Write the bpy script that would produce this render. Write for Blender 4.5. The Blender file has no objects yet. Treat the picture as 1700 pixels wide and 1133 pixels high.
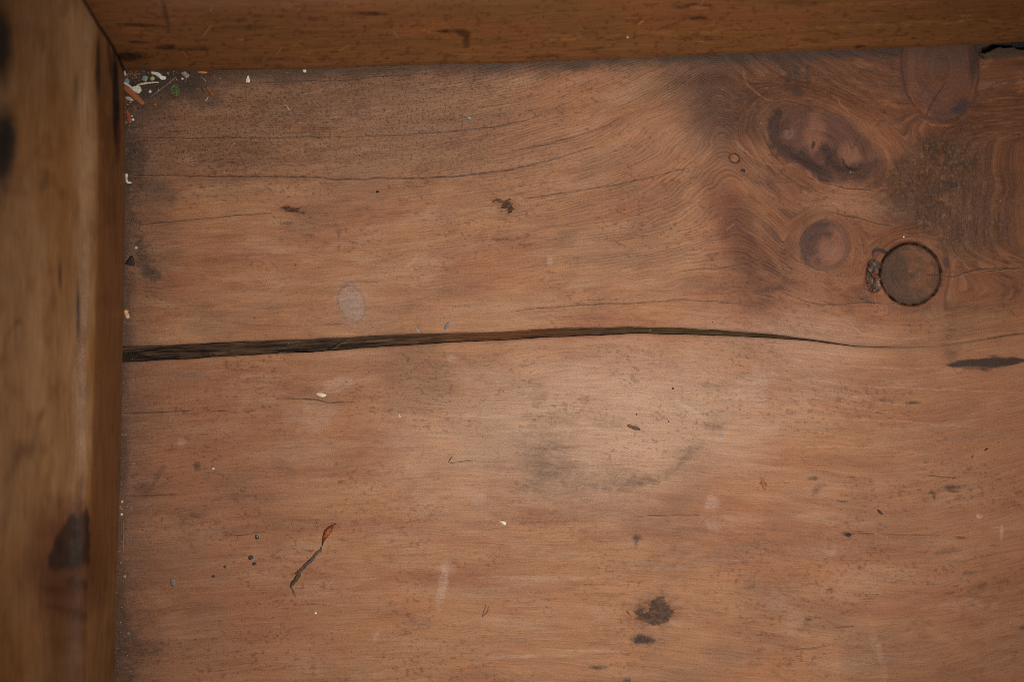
import bpy, bmesh, math, random
import numpy as np
from mathutils import Vector

# ------------------------------------------------------------------ camera, light, exposure
S = 0.0003            # metres per photograph pixel on the board's face
H = 0.70              # camera height above the board
scene = bpy.context.scene
col = scene.collection

cam_d = bpy.data.cameras.new("camera")
cam = bpy.data.objects.new("camera", cam_d)
col.objects.link(cam)
cam.location = (0, 0, H)
cam_d.sensor_width = 36.0
cam_d.lens = 36.0 * H / (1700 * S)
cam_d.clip_start = 0.01
cam_d.clip_end = 50
cam_d.dof.use_dof = True
cam_d.dof.focus_distance = H
cam_d.dof.aperture_fstop = 2.9
scene.camera = cam

world = bpy.data.worlds.new("World")
scene.world = world
world.use_nodes = True
bg = world.node_tree.nodes["Background"]
bg.inputs[0].default_value = (1.0, 0.93, 0.85, 1)
bg.inputs[1].default_value = 0.07

fl = bpy.data.lights.new("camera_flash", 'SPOT')
fl.shadow_soft_size = 0.022
fl.spot_size = math.radians(66)
fl.spot_blend = 1.0
fl.energy = 18.0
fl.color = (1.0, 0.97, 0.93)
flo = bpy.data.objects.new("camera_flash", fl)
col.objects.link(flo)
flo.location = (0.10, -0.062, 0.68)
flo.rotation_euler = (Vector((0.045, -0.035, 0)) - flo.location).to_track_quat('-Z', 'Y').to_euler()

vs = scene.view_settings
vs.view_transform = 'Standard'
vs.look = 'None'
vs.exposure = 0.0
vs.gamma = 1.0
vs.use_curve_mapping = False
scene.cycles.use_denoising = False
scene.cycles.filter_width = 1.0

# ------------------------------------------------------------------ helpers: noise, shapes of stains
RNG = np.random.RandomState(11)
TAB = RNG.rand(256, 256)


def vn(x, y, seed=0):
    x = x + seed * 37.13
    y = y + seed * 17.71
    xi = np.floor(x).astype(int)
    yi = np.floor(y).astype(int)
    fx = x - xi
    fy = y - yi
    fx = fx * fx * (3 - 2 * fx)
    fy = fy * fy * (3 - 2 * fy)
    a = TAB[xi & 255, yi & 255]
    b = TAB[(xi + 1) & 255, yi & 255]
    c = TAB[xi & 255, (yi + 1) & 255]
    d = TAB[(xi + 1) & 255, (yi + 1) & 255]
    return (a * (1 - fx) + b * fx) * (1 - fy) + (c * (1 - fx) + d * fx) * fy


def fbm(x, y, seed=0, o=4):
    s = 0
    a = 0.5
    t = 0
    for i in range(o):
        s = s + a * vn(x * 2 ** i, y * 2 ** i, seed + i * 3)
        t += a
        a *= 0.5
    return s / t


def sst(a, b, x):
    t = np.clip((x - a) / (b - a), 0, 1)
    return t * t * (3 - 2 * t)


def lin(c):
    c = np.array(c, float) / 255.0
    return np.where(c <= 0.04045, c / 12.92, ((c + 0.055) / 1.055) ** 2.4)


def catmull(pts, n=8):
    p = np.array(pts, float)
    if len(p) < 3:
        t = np.linspace(0, 1, n + 1)[:, None]
        return p[0] * (1 - t) + p[-1] * t
    p = np.vstack([2 * p[0] - p[1], p, 2 * p[-1] - p[-2]])
    out = []
    for i in range(1, len(p) - 2):
        for k in range(n):
            t = k / n
            out.append(0.5 * ((2 * p[i]) + (-p[i - 1] + p[i + 1]) * t + (2 * p[i - 1] - 5 * p[i] + 4 * p[i + 1] - p[i + 2]) * t * t
                              + (-p[i - 1] + 3 * p[i] - 3 * p[i + 1] + p[i + 2]) * t ** 3))
    out.append(p[-2])
    return np.array(out)


class Sheet:
    """pigment and relief of a wooden face, laid down at the points X, Y (photograph millimetre-like units)"""

    def __init__(s, X, Y):
        s.X = X
        s.Y = Y
        n = len(X)
        s.c = np.zeros((n, 3))
        s.h = np.zeros(n)        # relief in px
        s.ring = np.full(n, 0.0)
        s.dirt = np.zeros(n)
        s.gloss = np.full(n, 0.5)
        s.phi = Y.copy()

    def fill(s, rgb):
        s.c[:] = lin(rgb)

    def mix(s, rgb, m, idx=None):
        t = lin(rgb)
        if idx is None:
            s.c += (t - s.c) * m[:, None]
        else:
            s.c[idx] += (t - s.c[idx]) * m[:, None]

    def mul(s, f, m, idx=None):
        f = np.array(f, float)
        g = 1 + (f - 1) * m[:, None]
        if idx is None:
            s.c *= g
        else:
            s.c[idx] *= g

    def box(s, x0, y0, x1, y1):
        return np.nonzero((s.X > x0) & (s.X < x1) & (s.Y > y0) & (s.Y < y1))[0]

    def ell(s, cx, cy, rx, ry, rot=0, wob=0.25, wl=12., seed=0, pad=1.9):
        R = max(rx, ry) * pad + 4
        i = s.box(cx - R, cy - R, cx + R, cy + R)
        dx = s.X[i] - cx
        dy = s.Y[i] - cy
        a = math.radians(rot)
        u = (dx * math.cos(a) + dy * math.sin(a)) / rx
        v = (-dx * math.sin(a) + dy * math.cos(a)) / ry
        d = np.sqrt(u * u + v * v)
        if wob:
            d = d + (fbm(s.X[i] / wl, s.Y[i] / wl, seed + 5, 4) - 0.5) * 2 * wob
        return i, d

    def blob(s, cx, cy, rx, ry, rgb, a=1., rot=0, soft=0.35, wob=0.25, wl=12., seed=0, h=0., brk=0., dirt=0., gloss=None):
        i, d = s.ell(cx, cy, rx, ry, rot, wob, wl, seed)
        if not len(i):
            return
        m = (1 - sst(1 - soft, 1 + soft, d)) * a
        if brk:
            m *= 1 - brk * sst(0.42, 0.62, fbm(s.X[i] / 7., s.Y[i] / 2.2, seed + 9, 4))
        s.mix(rgb, np.clip(m, 0, 1), i)
        if h:
            s.h[i] += h * m
        if dirt:
            s.dirt[i] = np.clip(s.dirt[i] + dirt * m, 0, 1)
        if gloss is not None:
            s.gloss[i] += (gloss - s.gloss[i]) * np.clip(m, 0, 1)

    def pdist(s, pts, R, jag=0., jl=9., seed=0, n=8):
        P = catmull(pts, n)
        i = s.box(P[:, 0].min() - R, P[:, 1].min() - R, P[:, 0].max() + R, P[:, 1].max() + R)
        if not len(i):
            return i, np.zeros(0), np.zeros(0)
        x = s.X[i]
        y = s.Y[i]
        if jag:
            x = x + (fbm(s.X[i] / jl, s.Y[i] / jl, seed + 2, 3) - 0.5) * 2 * jag
            y = y + (fbm(s.X[i] / jl, s.Y[i] / jl, seed + 8, 3) - 0.5) * 2 * jag
        best = np.full(len(i), 1e9)
        tt = np.zeros(len(i))
        seg = len(P) - 1
        for k in range(seg):
            ax, ay = P[k]
            bx, by = P[k + 1]
            L = (bx - ax) ** 2 + (by - ay) ** 2 + 1e-9
            t = np.clip(((x - ax) * (bx - ax) + (y - ay) * (by - ay)) / L, 0, 1)
            d = np.hypot(x - ax - t * (bx - ax), y - ay - t * (by - ay))
            q = d < best
            best[q] = d[q]
            tt[q] = (k + t[q]) / seg
        return i, best, tt

    def line(s, pts, w, rgb, a=1., h=0., jag=1.2, jl=9., soft=0.7, taper=True, brk=0., seed=0):
        R = w * 2 + 6 + jag * 2
        i, d, t = s.pdist(pts, R, jag, jl, seed)
        if not len(i):
            return
        ww = np.full(len(i), float(w))
        if taper:
            ww = w * np.clip(np.minimum(t, 1 - t) * 6, 0.25, 1)
        m = np.clip(1 - (d - ww * 0.5) / soft, 0, 1) * a
        if brk:
            m *= 1 - brk * sst(0.45, 0.6, vn(s.X[i] / 6., s.Y[i] / 6., seed + 4))
        s.mix(rgb, m, i)
        if h:
            s.h[i] += h * m


# ------------------------------------------------------------------ shape of the crack and of the rail's foot
CT = np.array([(150, 577), (205, 575), (300, 572), (400, 566.5), (500, 563.5), (600, 558), (700, 553.5), (780, 552.5), (850, 550), (900, 546.5), (950, 544.5),
               (1050, 542.7), (1130, 544.5), (1200, 548), (1280, 555), (1350, 563.8), (1420, 574.2), (1500, 577), (1560, 574.8), (1620, 565.5), (1700, 554), (1800, 545)])
CB = np.array([(150, 604), (205, 601.5), (280, 597.5), (400, 590), (500, 585.4), (600, 578), (700, 572), (750, 568.5), (850, 564.6), (900, 561), (950, 558.5),
               (1050, 553.8), (1130, 555), (1200, 557.5), (1280, 561), (1350, 566.6), (1420, 575.4), (1500, 577.4), (1560, 575.1), (1620, 565.8), (1700, 554.3), (1800, 545.3)])
FT = np.array([(100, 121), (207, 116), (350, 116), (430, 115), (560, 112), (700, 107), (850, 104), (1000, 98), (1150, 91.5), (1300, 86), (1450, 80), (1620, 73), (1700, 68), (1900, 56)])
FL = np.array([(207, 60), (207, 116), (207.5, 300), (206, 430), (205, 520), (203, 600), (200.5, 750), (196, 880), (193, 980), (190, 1133), (186, 1230)])
AL = np.array([(163, 40), (162, 116), (163, 300), (161, 400), (158, 520), (156, 600), (153, 750), (149, 840), (146, 930), (143, 1133), (141, 1230)])


def crack_top(x):
    return np.interp(x, CT[:, 0], CT[:, 1]) + (fbm(x / 26., x * 0, 3, 4) - 0.5) * 2.6 * np.clip((1450 - x) / 300, 0.1, 1)


def crack_bot(x):
    return np.maximum(np.interp(x, CB[:, 0], CB[:, 1]) + (fbm(x / 31., x * 0 + 5, 4, 4) - 0.5) * 2.6 * np.clip((1450 - x) / 300, 0.1, 1), crack_top(x) + np.where(x > 1440, .12, .5))


def crack_mid(x):
    return 0.5 * (np.interp(x, CT[:, 0], CT[:, 1]) + np.interp(x, CB[:, 0], CB[:, 1]))


# knots: centre x, y, half axes, rotation
KNOTS = dict(A=(1368, 238, 100, 57, 27), B=(1562, 112, 64, 93, -4), C=(1371, 407, 43, 44, 0), D=(1512, 455, 50.5, 51.5, 0), E=(1219, 262, 9, 7, 30))


def kd(X, Y, k, wob=0.05, wl=40.):
    cx, cy, rx, ry, rot = KNOTS[k]
    a = math.radians(rot)
    dx = X - cx
    dy = Y - cy
    u = (dx * math.cos(a) + dy * math.sin(a)) / rx
    v = (-dx * math.sin(a) + dy * math.cos(a)) / ry
    return np.sqrt(u * u + v * v) + (fbm(X / wl, Y / wl, ord(k), 3) - 0.5) * 2 * wob


def resin_d(X, Y):
    return np.hypot((X - 1451) / 15., (Y - 458) / 29.) + (fbm(X / 9., Y / 9., 77, 3) - 0.5) * 0.3


def paint_board(X, Y):
    s = Sheet(X, Y)
    yc = crack_mid(X)
    # --- course of the growth rings
    up = np.clip((yc - Y) / 300., 0, 1.15)
    low = Y > yc
    rdg = 1212 + (Y - 300) * .12
    q = np.where(X < rdg, np.abs(X - rdg) / 185., np.abs(X - rdg) / 130.)
    D = 150 * (1.12 * np.exp(-np.sqrt(q * q + .03)) ) * up ** 1.1
    phi_up = 565 + (Y - yc) + D
    phi_lo = 565 + (Y - yc) - 18 * np.sin((X - 900) / 260.) * sst(0, 200, Y - yc)
    phi = np.where(low, phi_lo, phi_up)
    w = np.exp(-((X - 1180) / 170.) ** 2) * (1 - sst(440, 560, Y))
    wv = sst(1500, 1600, X + (fbm(X / 60., Y / 60., 18, 2) - .5) * 60) * (1 - sst(400, 500, Y)) * sst(150, 240, Y)
    phi = phi * (1 - wv) + (X * .9 - 900) * wv
    phi = phi + (fbm(X / 260., Y / 70., 21, 4) - 0.5) * 26 + (fbm(X / 60., Y / 60., 22, 2) - 0.5) * (3 + 6 * w) + (fbm(X / 16., Y / 30., 29, 2) - 0.5) * 3 * w
    for k in 'ACD':
        d = kd(X, Y, k)
        R = KNOTS[k][2]
        ww = 1 - sst(1.0, 1.7, d)
        base = dict(A=372., C=430., D=476.)[k]
        phi = phi * (1 - ww) + (base + d * R * .8) * ww
    d = kd(X, Y, 'B')
    ww = 1 - sst(.96, 1.02, d)
    phi = phi * (1 - ww) + (600 + d * 34) * ww
    s.phi = phi
    # --- base colour
    s.fill((160, 114, 78))
    n1 = fbm(X / 210., phi / 46., 1, 4)
    n2 = fbm(X / 90., phi / 18., 2, 4)
    n3 = fbm(X / 150., Y / 110., 3, 4)
    s.mix((140, 88, 58), 0.55 * sst(0.45, 0.72, n1))
    s.mix((168, 128, 96), 0.6 * sst(0.45, 0.75, n2))
    s.mix((128, 92, 66), 0.55 * sst(0.5, 0.75, n3))
    s.mix((160, 104, 66), 0.45 * sst(0.5, 0.75, fbm(X / 130., Y / 60., 44, 4)))
    # greyer upper left and darker right
    ul = (1 - sst(250, 340, Y + (n3 - 0.5) * 120)) * (1 - sst(700, 1050, X))
    s.mix((126, 92, 70), 0.5 * ul)
    s.dirt += 0.8 * ul
    rt = sst(1150, 1330, X + (n3 - .5) * 120) * (1 - sst(190, 560, Y))
    s.mix((124, 80, 52), 0.6 * rt)
    s.mix((136, 88, 58), 0.5 * sst(1350, 1640, X))
    tr = sst(1450, 1640, X + (n3 - .5) * 100) * (1 - sst(300, 480, Y))
    s.mix((88, 56, 35), 0.72 * tr)
    s.mul((.8, .76, .72), sst(1230, 1420, X + (n1 - .5) * 200) * (1 - sst(120, 260, Y)))
    s.mix((92, 66, 48), .5 * sst(980, 1180, X + (n3 - .5) * 160) * (1 - sst(120, 230, Y)))
    # flash sheen painted pale into the colour across the middle, gloss raised too
    i_, d_ = s.ell(1010, 700, 430, 170, -4, 0.35, 140., 3)
    s.mix((190, 158, 130), 0.58 * (1 - sst(0.2, 1.15, d_)), i_)
    s.gloss[i_] += 0.35 * (1 - sst(0.3, 1.2, d_))
    i_, d_ = s.ell(1330, 560, 240, 60, 5, 0.35, 90., 4)
    s.mix((168, 130, 106), 0.4 * (1 - sst(0.2, 1.1, d_)), i_)
    s.gloss[i_] += 0.3 * (1 - sst(0.3, 1.2, d_))
    # slightly pink lower left
    s.mix((140, 94, 68), 0.5 * (1 - sst(300, 620, X)) * sst(560, 640, Y))
    # orange and dark resinous halos
    for a in [(1240, 395, 34, 105, -20, (104, 58, 28), .9), (1205, 350, 26, 60, -25, (126, 76, 44), .55), (1290, 380, 40, 90, -18, (132, 84, 48), .5), (1440, 400, 60, 80, 0, (134, 84, 48), .6),
              (1420, 480, 50, 30, 0, (124, 76, 44), .6), (1512, 410, 90, 60, 0, (124, 80, 48), .45), (1470, 170, 40, 80, -15, (128, 82, 52), .5), (1175, 215, 40, 40, 0, (104, 74, 52), .5),
              (1600, 420, 110, 110, 0, (112, 76, 44), .6), (1040, 340, 120, 24, -14, (138, 84, 54), .25), (1640, 470, 80, 40, 0, (124, 78, 46), .5)]:
        s.blob(a[0], a[1], a[2], a[3], a[5], a[6], a[4], soft=.6, wob=.35, wl=35., seed=int(a[0]))
    s.blob(1215, 165, 76, 66, (72, 46, 30), .6, 10, soft=.6, wob=.3, wl=30, seed=5, dirt=.3)
    s.blob(1255, 215, 60, 22, (80, 52, 34), .6, 20, soft=.6, seed=6)
    s.blob(1265, 285, 75, 20, (112, 80, 58), .6, 26, soft=.6, seed=7)
    # rust brown stain all round the knots, mottled along the grain
    zz = sst(1150, 1290, X + (fbm(X / 50., Y / 70., 111, 3) - .5) * 130) * (1 - sst(450, 560, Y + (fbm(X / 60., Y / 40., 112, 3) - .5) * 90))
    mo_ = fbm(X / 40., phi / 13., 113, 5)
    s.mix((116, 68, 38), zz * (.5 + .35 * sst(.42, .6, mo_)))
    s.mix((82, 48, 28), zz * .6 * sst(.52, .68, fbm(X / 26., phi / 10., 114, 5)))
    s.mix((150, 102, 68), zz * .45 * sst(.56, .7, fbm(X / 34., phi / 9., 115, 4)))
    ridge = np.exp(-(((X - 1236) + (Y - 400) * -.28) / 24.) ** 2) * sst(300, 340, Y) * (1 - sst(440, 480, Y))
    s.mix((92, 48, 22), .75 * ridge * (.6 + .6 * (mo_ - .3)))
    # pale plane marks between the twin knot and the pinkish one
    s.blob(1420, 335, 70, 20, (160, 116, 86), .55, 8, soft=.6, wob=.4, wl=20, seed=116)
    s.blob(1360, 345, 40, 10, (160, 116, 86), .4, 0, soft=.6, wob=.4, wl=20, seed=117)
    s.blob(1465, 235, 22, 50, (150, 98, 64), .5, -35, soft=.6, wob=.4, wl=20, seed=118)
    # mottling of the whole face
    s.mul((.84, .78, .74), (.55 - .3 * low) * sst(.52, .66, fbm(X / 46., phi / 11., 121, 5)))
    s.mul((1.12, 1.1, 1.08), (.6 - .3 * low) * sst(.54, .68, fbm(X / 60., phi / 8., 122, 5)))
    s.mul((.8, .74, .68), .5 * sst(.56, .66, fbm(X / 17., Y / 9., 123, 5)) * sst(.45, .6, fbm(X / 130., Y / 90., 124, 2)))
    s.mul((.62, .55, .48), .8 * sst(.66, .71, fbm(X / 6., Y / 3.5, 125, 3)) * sst(.4, .65, fbm(X / 90., Y / 70., 126, 3)))
    # dirt lines under the rails
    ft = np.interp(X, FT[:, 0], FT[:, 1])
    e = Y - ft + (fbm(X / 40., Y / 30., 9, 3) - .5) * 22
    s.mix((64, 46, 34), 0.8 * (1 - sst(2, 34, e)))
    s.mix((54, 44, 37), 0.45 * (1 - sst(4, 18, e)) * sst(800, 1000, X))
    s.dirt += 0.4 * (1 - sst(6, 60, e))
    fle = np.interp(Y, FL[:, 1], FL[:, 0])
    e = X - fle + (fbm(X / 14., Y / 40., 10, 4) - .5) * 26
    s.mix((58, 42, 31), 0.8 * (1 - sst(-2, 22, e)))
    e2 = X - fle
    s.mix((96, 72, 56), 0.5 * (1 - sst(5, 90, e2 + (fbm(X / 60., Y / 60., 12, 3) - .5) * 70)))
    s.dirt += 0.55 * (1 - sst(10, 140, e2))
    s.blob(222, 262, 17, 72, (56, 43, 34), .7, 0, soft=.7, wob=.8, wl=10, seed=8, dirt=.8, brk=.5)
    s.blob(255, 142, 75, 34, (54, 42, 33), .85, -10, soft=.5, wob=.4, wl=20, seed=9, dirt=.5)
    s.blob(330, 150, 52, 22, (66, 52, 40), .6, 15, soft=.6, wob=.5, wl=14, seed=10, dirt=.5)
    s.blob(236, 420, 11, 46, (62, 52, 36), .65, -14, soft=.8, wob=.9, wl=6, seed=11, dirt=.8, brk=.6)
    s.blob(252, 452, 16, 8, (60, 52, 36), .7, 20, soft=.6, wob=.6, wl=7, seed=12, dirt=.5)
    s.blob(265, 315, 34, 15, (84, 70, 56), .5, 30, soft=.6, wob=.6, wl=9, seed=13, dirt=.6)
    s.blob(208, 1085, 22, 66, (66, 50, 40), .55, 0, soft=.7, wob=.7, wl=12, seed=14, brk=.6, dirt=.8)
    s.blob(245, 1078, 45, 12, (78, 58, 46), .5, -8, soft=.7, wob=.7, wl=9, seed=15, brk=.6, dirt=.5)
    for x in range(0, 1133, 1):
        pass
    for a in [(1490, 320, 60, 50, .5), (1600, 250, 50, 60, .55), (1530, 350, 50, 26, .6), (1620, 350, 60, 70, .45), (1330, 130, 90, 40, .4), (1480, 120, 50, 50, .3), (1240, 180, 90, 40, .4)]:
        s.blob(a[0], a[1], a[2], a[3], (62, 42, 26), a[4], 0, soft=.7, wob=.6, wl=22, seed=a[0], brk=.7, dirt=.5)
    # dark smudges
    sm = [(336, 265, 8, 5, 0, .7), (327, 775, 7, 6, 0, .85), (238, 812, 14, 10, 0, .55), (262, 790, 18, 4, -58, .7), (290, 850, 44, 7, -2, .45), (318, 858, 16, 6, -15, .6), (315, 892, 14, 9, 0, .4),
          (430, 826, 32, 5, 4, .5), (400, 882, 60, 7, -6, .35), (838, 398, 19, 4, 0, .75), (1100, 552, 8, 3, 0, .4), (640, 1010, 40, 12, 0, .12), (480, 700, 50, 60, 20, .14),
          (470, 775, 20, 9, 30, .4), (770, 608, 50, 22, 0, .3), (900, 740, 60, 60, 0, .2), (905, 778, 34, 14, 0, .4), (930, 810, 60, 20, 0, .3), (930, 743, 40, 2.6, -3, .7),
          (1042, 802, 44, 10, -6, .62), (1080, 795, 28, 7, -14, .5), (1130, 768, 36, 7, -42, .55), (960, 790, 90, 24, 0, .35), (905, 735, 30, 40, 0, .35), (960, 850, 100, 20, 0, .3), (1190, 700, 22, 16, -50, .35), (1182, 708, 16, 5, 12, .55), (1150, 745, 24, 4, -6, .5),
          (1057, 893, 7, 6, 0, .8), (1056, 904, 4, 8, 0, .7), (1130, 925, 40, 22, 0, .25), (1100, 945, 60, 10, 0, .3), (1065, 1062, 15, 7, 0, .9), (1082, 1064, 8, 4, 0, .8), (993, 1109, 12, 3.5, 0, .85),
          (1041, 1130, 6, 3, 0, .9), (1516, 669, 11, 2.6, -3, .8), (1350, 794, 7, 3, 0, .8), (1355, 814, 5, 11, 35, .7), (1365, 806, 8, 3, 0, .5), (1415, 792, 6, 3.5, 0, .6), (1400, 833, 6, 1.8, 0, .85),
          (1407, 888, 9, 3.5, 0, .95), (1549, 819, 7, 2.5, 0, .8), (1551, 825, 2.5, 4, 0, .8), (1580, 809, 15, 3.2, 0, .85), (1583, 816, 9, 2, 0, .8), (1592, 827, 7, 5, 0, .5), (1535, 826, 16, 9, 0, .2),
          (1594, 893, 9, 2, 0, .8), (1650, 906, 7, 2, 0, .6), (1577, 914, 14, 5, 0, .55), (1562, 918, 12, 3, -5, .45), (1590, 933, 12, 3, 0, .35), (1607, 952, 9, 4, 0, .5), (1632, 972, 7, 5, -30, .7),
          (1618, 977, 10, 4, 0, .5), (1671, 966, 6, 4, 10, .7), (1657, 967, 6, 5, 0, .35), (1613, 991, 30, 1.6, 1, .6), (1425, 940, 12, 5, 20, .4), (1699, 1043, 8, 3, 0, .8), (1377, 979, 4.5, 1.8, -10, .9),
          (1342, 1029, 6, 2.4, -5, .8), (1365, 998, 4, 2, 0, .7), (1507, 1047, 4, 2, 0, .7), (1467, 1072, 3, 2, 0, .7), (1468, 1096, 3, 1.5, 0, .7), (1280, 1037, 5, 2, 0, .5), (1160, 880, 50, 3, 0, .3),
          (1250, 905, 70, 4, 0, .2), (1583, 508, 14, 9, 0, .5), (1578, 560, 12, 44, 0, .35), (1576, 590, 12, 9, 0, .4), (1285, 478, 24, 6, -12, .7), (1270, 482, 22, 3, -10, .6), (1610, 508, 20, 6, 0, .25),
          (1540, 990, 60, 10, 0, .15), (305, 940, 60, 8, 0, .2), (350, 1010, 50, 10, 0, .2), (1352, 300, 30, 4, 0, .2), (1120, 130, 40, 12, 0, .3), (1185, 138, 26, 22, 0, .35), (895, 660, 12, 14, 0, .35),
          (1290, 455, 30, 8, 20, .3), (560, 770, 5, 3, 0, .5), (565, 800, 4, 3, 0, .7), (540, 155, 70, 30, 0, .25), (480, 190, 60, 26, 0, .3), (540, 215, 10, 5, 0, .5), (620, 150, 60, 20, 0, .2), (400, 250, 70, 22, 0, .25)]
    for k, (x, y, rx, ry, ro, a) in enumerate(sm):
        s.blob(x, y, rx, ry, (50, 33, 21), a * (.75 if a < .8 else 1), ro, soft=.7, wob=.6, wl=max(3., min(rx, ry) * 1.1), seed=k, brk=.55 if a < .8 else .25)
    for k in range(34):
        x = RNG.uniform(230, 1690)
        y = RNG.uniform(600, 1125)
        s.blob(x, y, RNG.uniform(20, 70), RNG.uniform(4, 14), [(120, 84, 62), (140, 86, 54), (176, 140, 116), (112, 88, 74)][k % 4], RNG.uniform(.15, .4), RNG.uniform(-6, 4), soft=.7, wob=.6, wl=14, seed=k + 200, brk=.7)
    # long dark lens on the right
    s.line([(1560, 607), (1600, 605), (1640, 603), (1675, 600), (1712, 597)], 1, (52, 36, 26), .0)
    i_, d_ = s.ell(1640, 602, 62, 10.5, -3, .22, 16., 3)
    xs = np.abs(s.X[i_] - 1638) / 70.
    dd = np.abs(s.Y[i_] - (602 - (s.X[i_] - 1640) * .06)) / (11 * np.clip(1 - xs, .02, 1) ** .8 + .8) + (fbm(s.X[i_] / 16, s.Y[i_] / 5, 6, 3) - .5) * .8
    s.mix((46, 30, 20), .95 * (1 - sst(.6, 1.35, dd)) * (1 - sst(.85, 1.05, xs)), i_)
    # pale scuffs
    pale = [(912, 433, 5, 7, 0, .4), (735, 970, 7, 34, 10, .5), (742, 945, 12, 10, 0, .3), (1180, 836, 13, 12, 0, .5), (1184, 872, 14, 9, 30, .35), (1663, 883, 3, 12, 5, .55), (1655, 876, 11, 2, 0, .4),
            (1625, 857, 5, 3, 20, .7), (1452, 1065, 7, 26, -14, .16), (1465, 1100, 6, 30, -10, .16), (1215, 930, 40, 3, 0, .25), (625, 1056, 4, 9, 25, .35), (1290, 1000, 22, 16, 0, .16), (1318, 1030, 12, 20, 0, .14),
            (795, 830, 10, 8, 0, .4), (560, 640, 30, 12, -20, .3), (1245, 640, 40, 20, -30, .35), (1260, 650, 14, 40, 0, .2), (1140, 675, 30, 4, 40, .5), (520, 690, 40, 25, 0, .3), (300, 735, 8, 5, 0, .4),
            (1378, 920, 10, 5, 0, .3), (1540, 900, 60, 5, 0, .15), (750, 595, 8, 6, 0, .35), (890, 715, 60, 4, -2, .35), (800, 690, 50, 4, 0, .4), (900, 960, 90, 3, 0, .3), (880, 1090, 70, 3, -1, .35), (980, 1082, 50, 3, 0, .35)]
    for k, (x, y, rx, ry, ro, a) in enumerate(pale):
        s.blob(x, y, rx, ry, (188, 160, 138), a, ro, soft=.5, wob=.5, wl=max(4., min(rx, ry)), seed=k + 60, brk=.5)
    # soaked fringes of the crusts and the glue spot
    s.blob(1086, 1014, 36, 27, (92, 62, 42), .75, -10, soft=.5, wob=.5, wl=8, seed=161, brk=.6)
    s.blob(1066, 1061, 18, 9, (92, 62, 42), .7, 0, soft=.5, wob=.5, wl=6, seed=162, brk=.6)
    s.blob(487, 348, 26, 8, (110, 72, 46), .6, 10, soft=.6, wob=.5, wl=6, seed=163, brk=.6)
    s.blob(838, 341, 24, 14, (112, 74, 48), .55, 20, soft=.6, wob=.5, wl=6, seed=164, brk=.6)
    i_, d_ = s.ell(583, 503, 21, 30, -12, .22, 7., 3)
    s.mix((112, 90, 78), .6 * (1 - sst(.04, .16, np.abs(d_ - 1.02))), i_)
    s.blob(583, 503, 24, 34, (176, 142, 122), .45, -12, soft=.4, wob=.4, wl=5, seed=165, brk=.5)
    s.line([(672, 447), (682, 437), (694, 425)], 4.5, (186, 140, 104), .6, jag=2)
    s.line([(1118, 665), (1140, 676), (1165, 690)], 2, (190, 160, 140), .55)
    s.line([(545, 655), (580, 640), (620, 622)], 1.5, (176, 140, 112), .4)
    # faint growth arcs under the knots, their sheen painted as pale lines
    for p in [[(1330, 600), (1350, 622), (1395, 638), (1500, 644), (1600, 648), (1712, 652)], [(1370, 590), (1395, 605), (1470, 611), (1560, 611)], [(1405, 530), (1430, 552), (1470, 562), (1540, 562)],
              [(1300, 600), (1310, 625), (1350, 640), (1460, 668), (1520, 672)], [(1340, 655), (1400, 672), (1500, 690)], [(1290, 655), (1350, 690), (1500, 700), (1640, 712)], [(1320, 743), (1420, 742), (1560, 756)]]:
        s.line(p, 1.6, (182, 138, 104), .45, h=.3, jag=2, brk=.4)
    # pale ridges round the knots
    for p in [[(1233, 112), (1238, 135), (1252, 153), (1275, 166), (1290, 168)], [(1205, 228), (1222, 238), (1250, 260), (1290, 275), (1328, 274), (1338, 284), (1352, 297), (1385, 309), (1430, 317), (1470, 312)],
              [(1385, 158), (1405, 180), (1440, 203), (1470, 232), (1488, 250)], [(1440, 225), (1465, 245), (1485, 275)], [(1520, 190), (1550, 208), (1580, 206)]]:
        s.line(p, 2.4, (170, 116, 82), .42, h=.5, jag=4, jl=16, brk=.5, seed=4)
    # --- thin checks and cracks in the face
    dk = (44, 30, 22)
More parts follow.
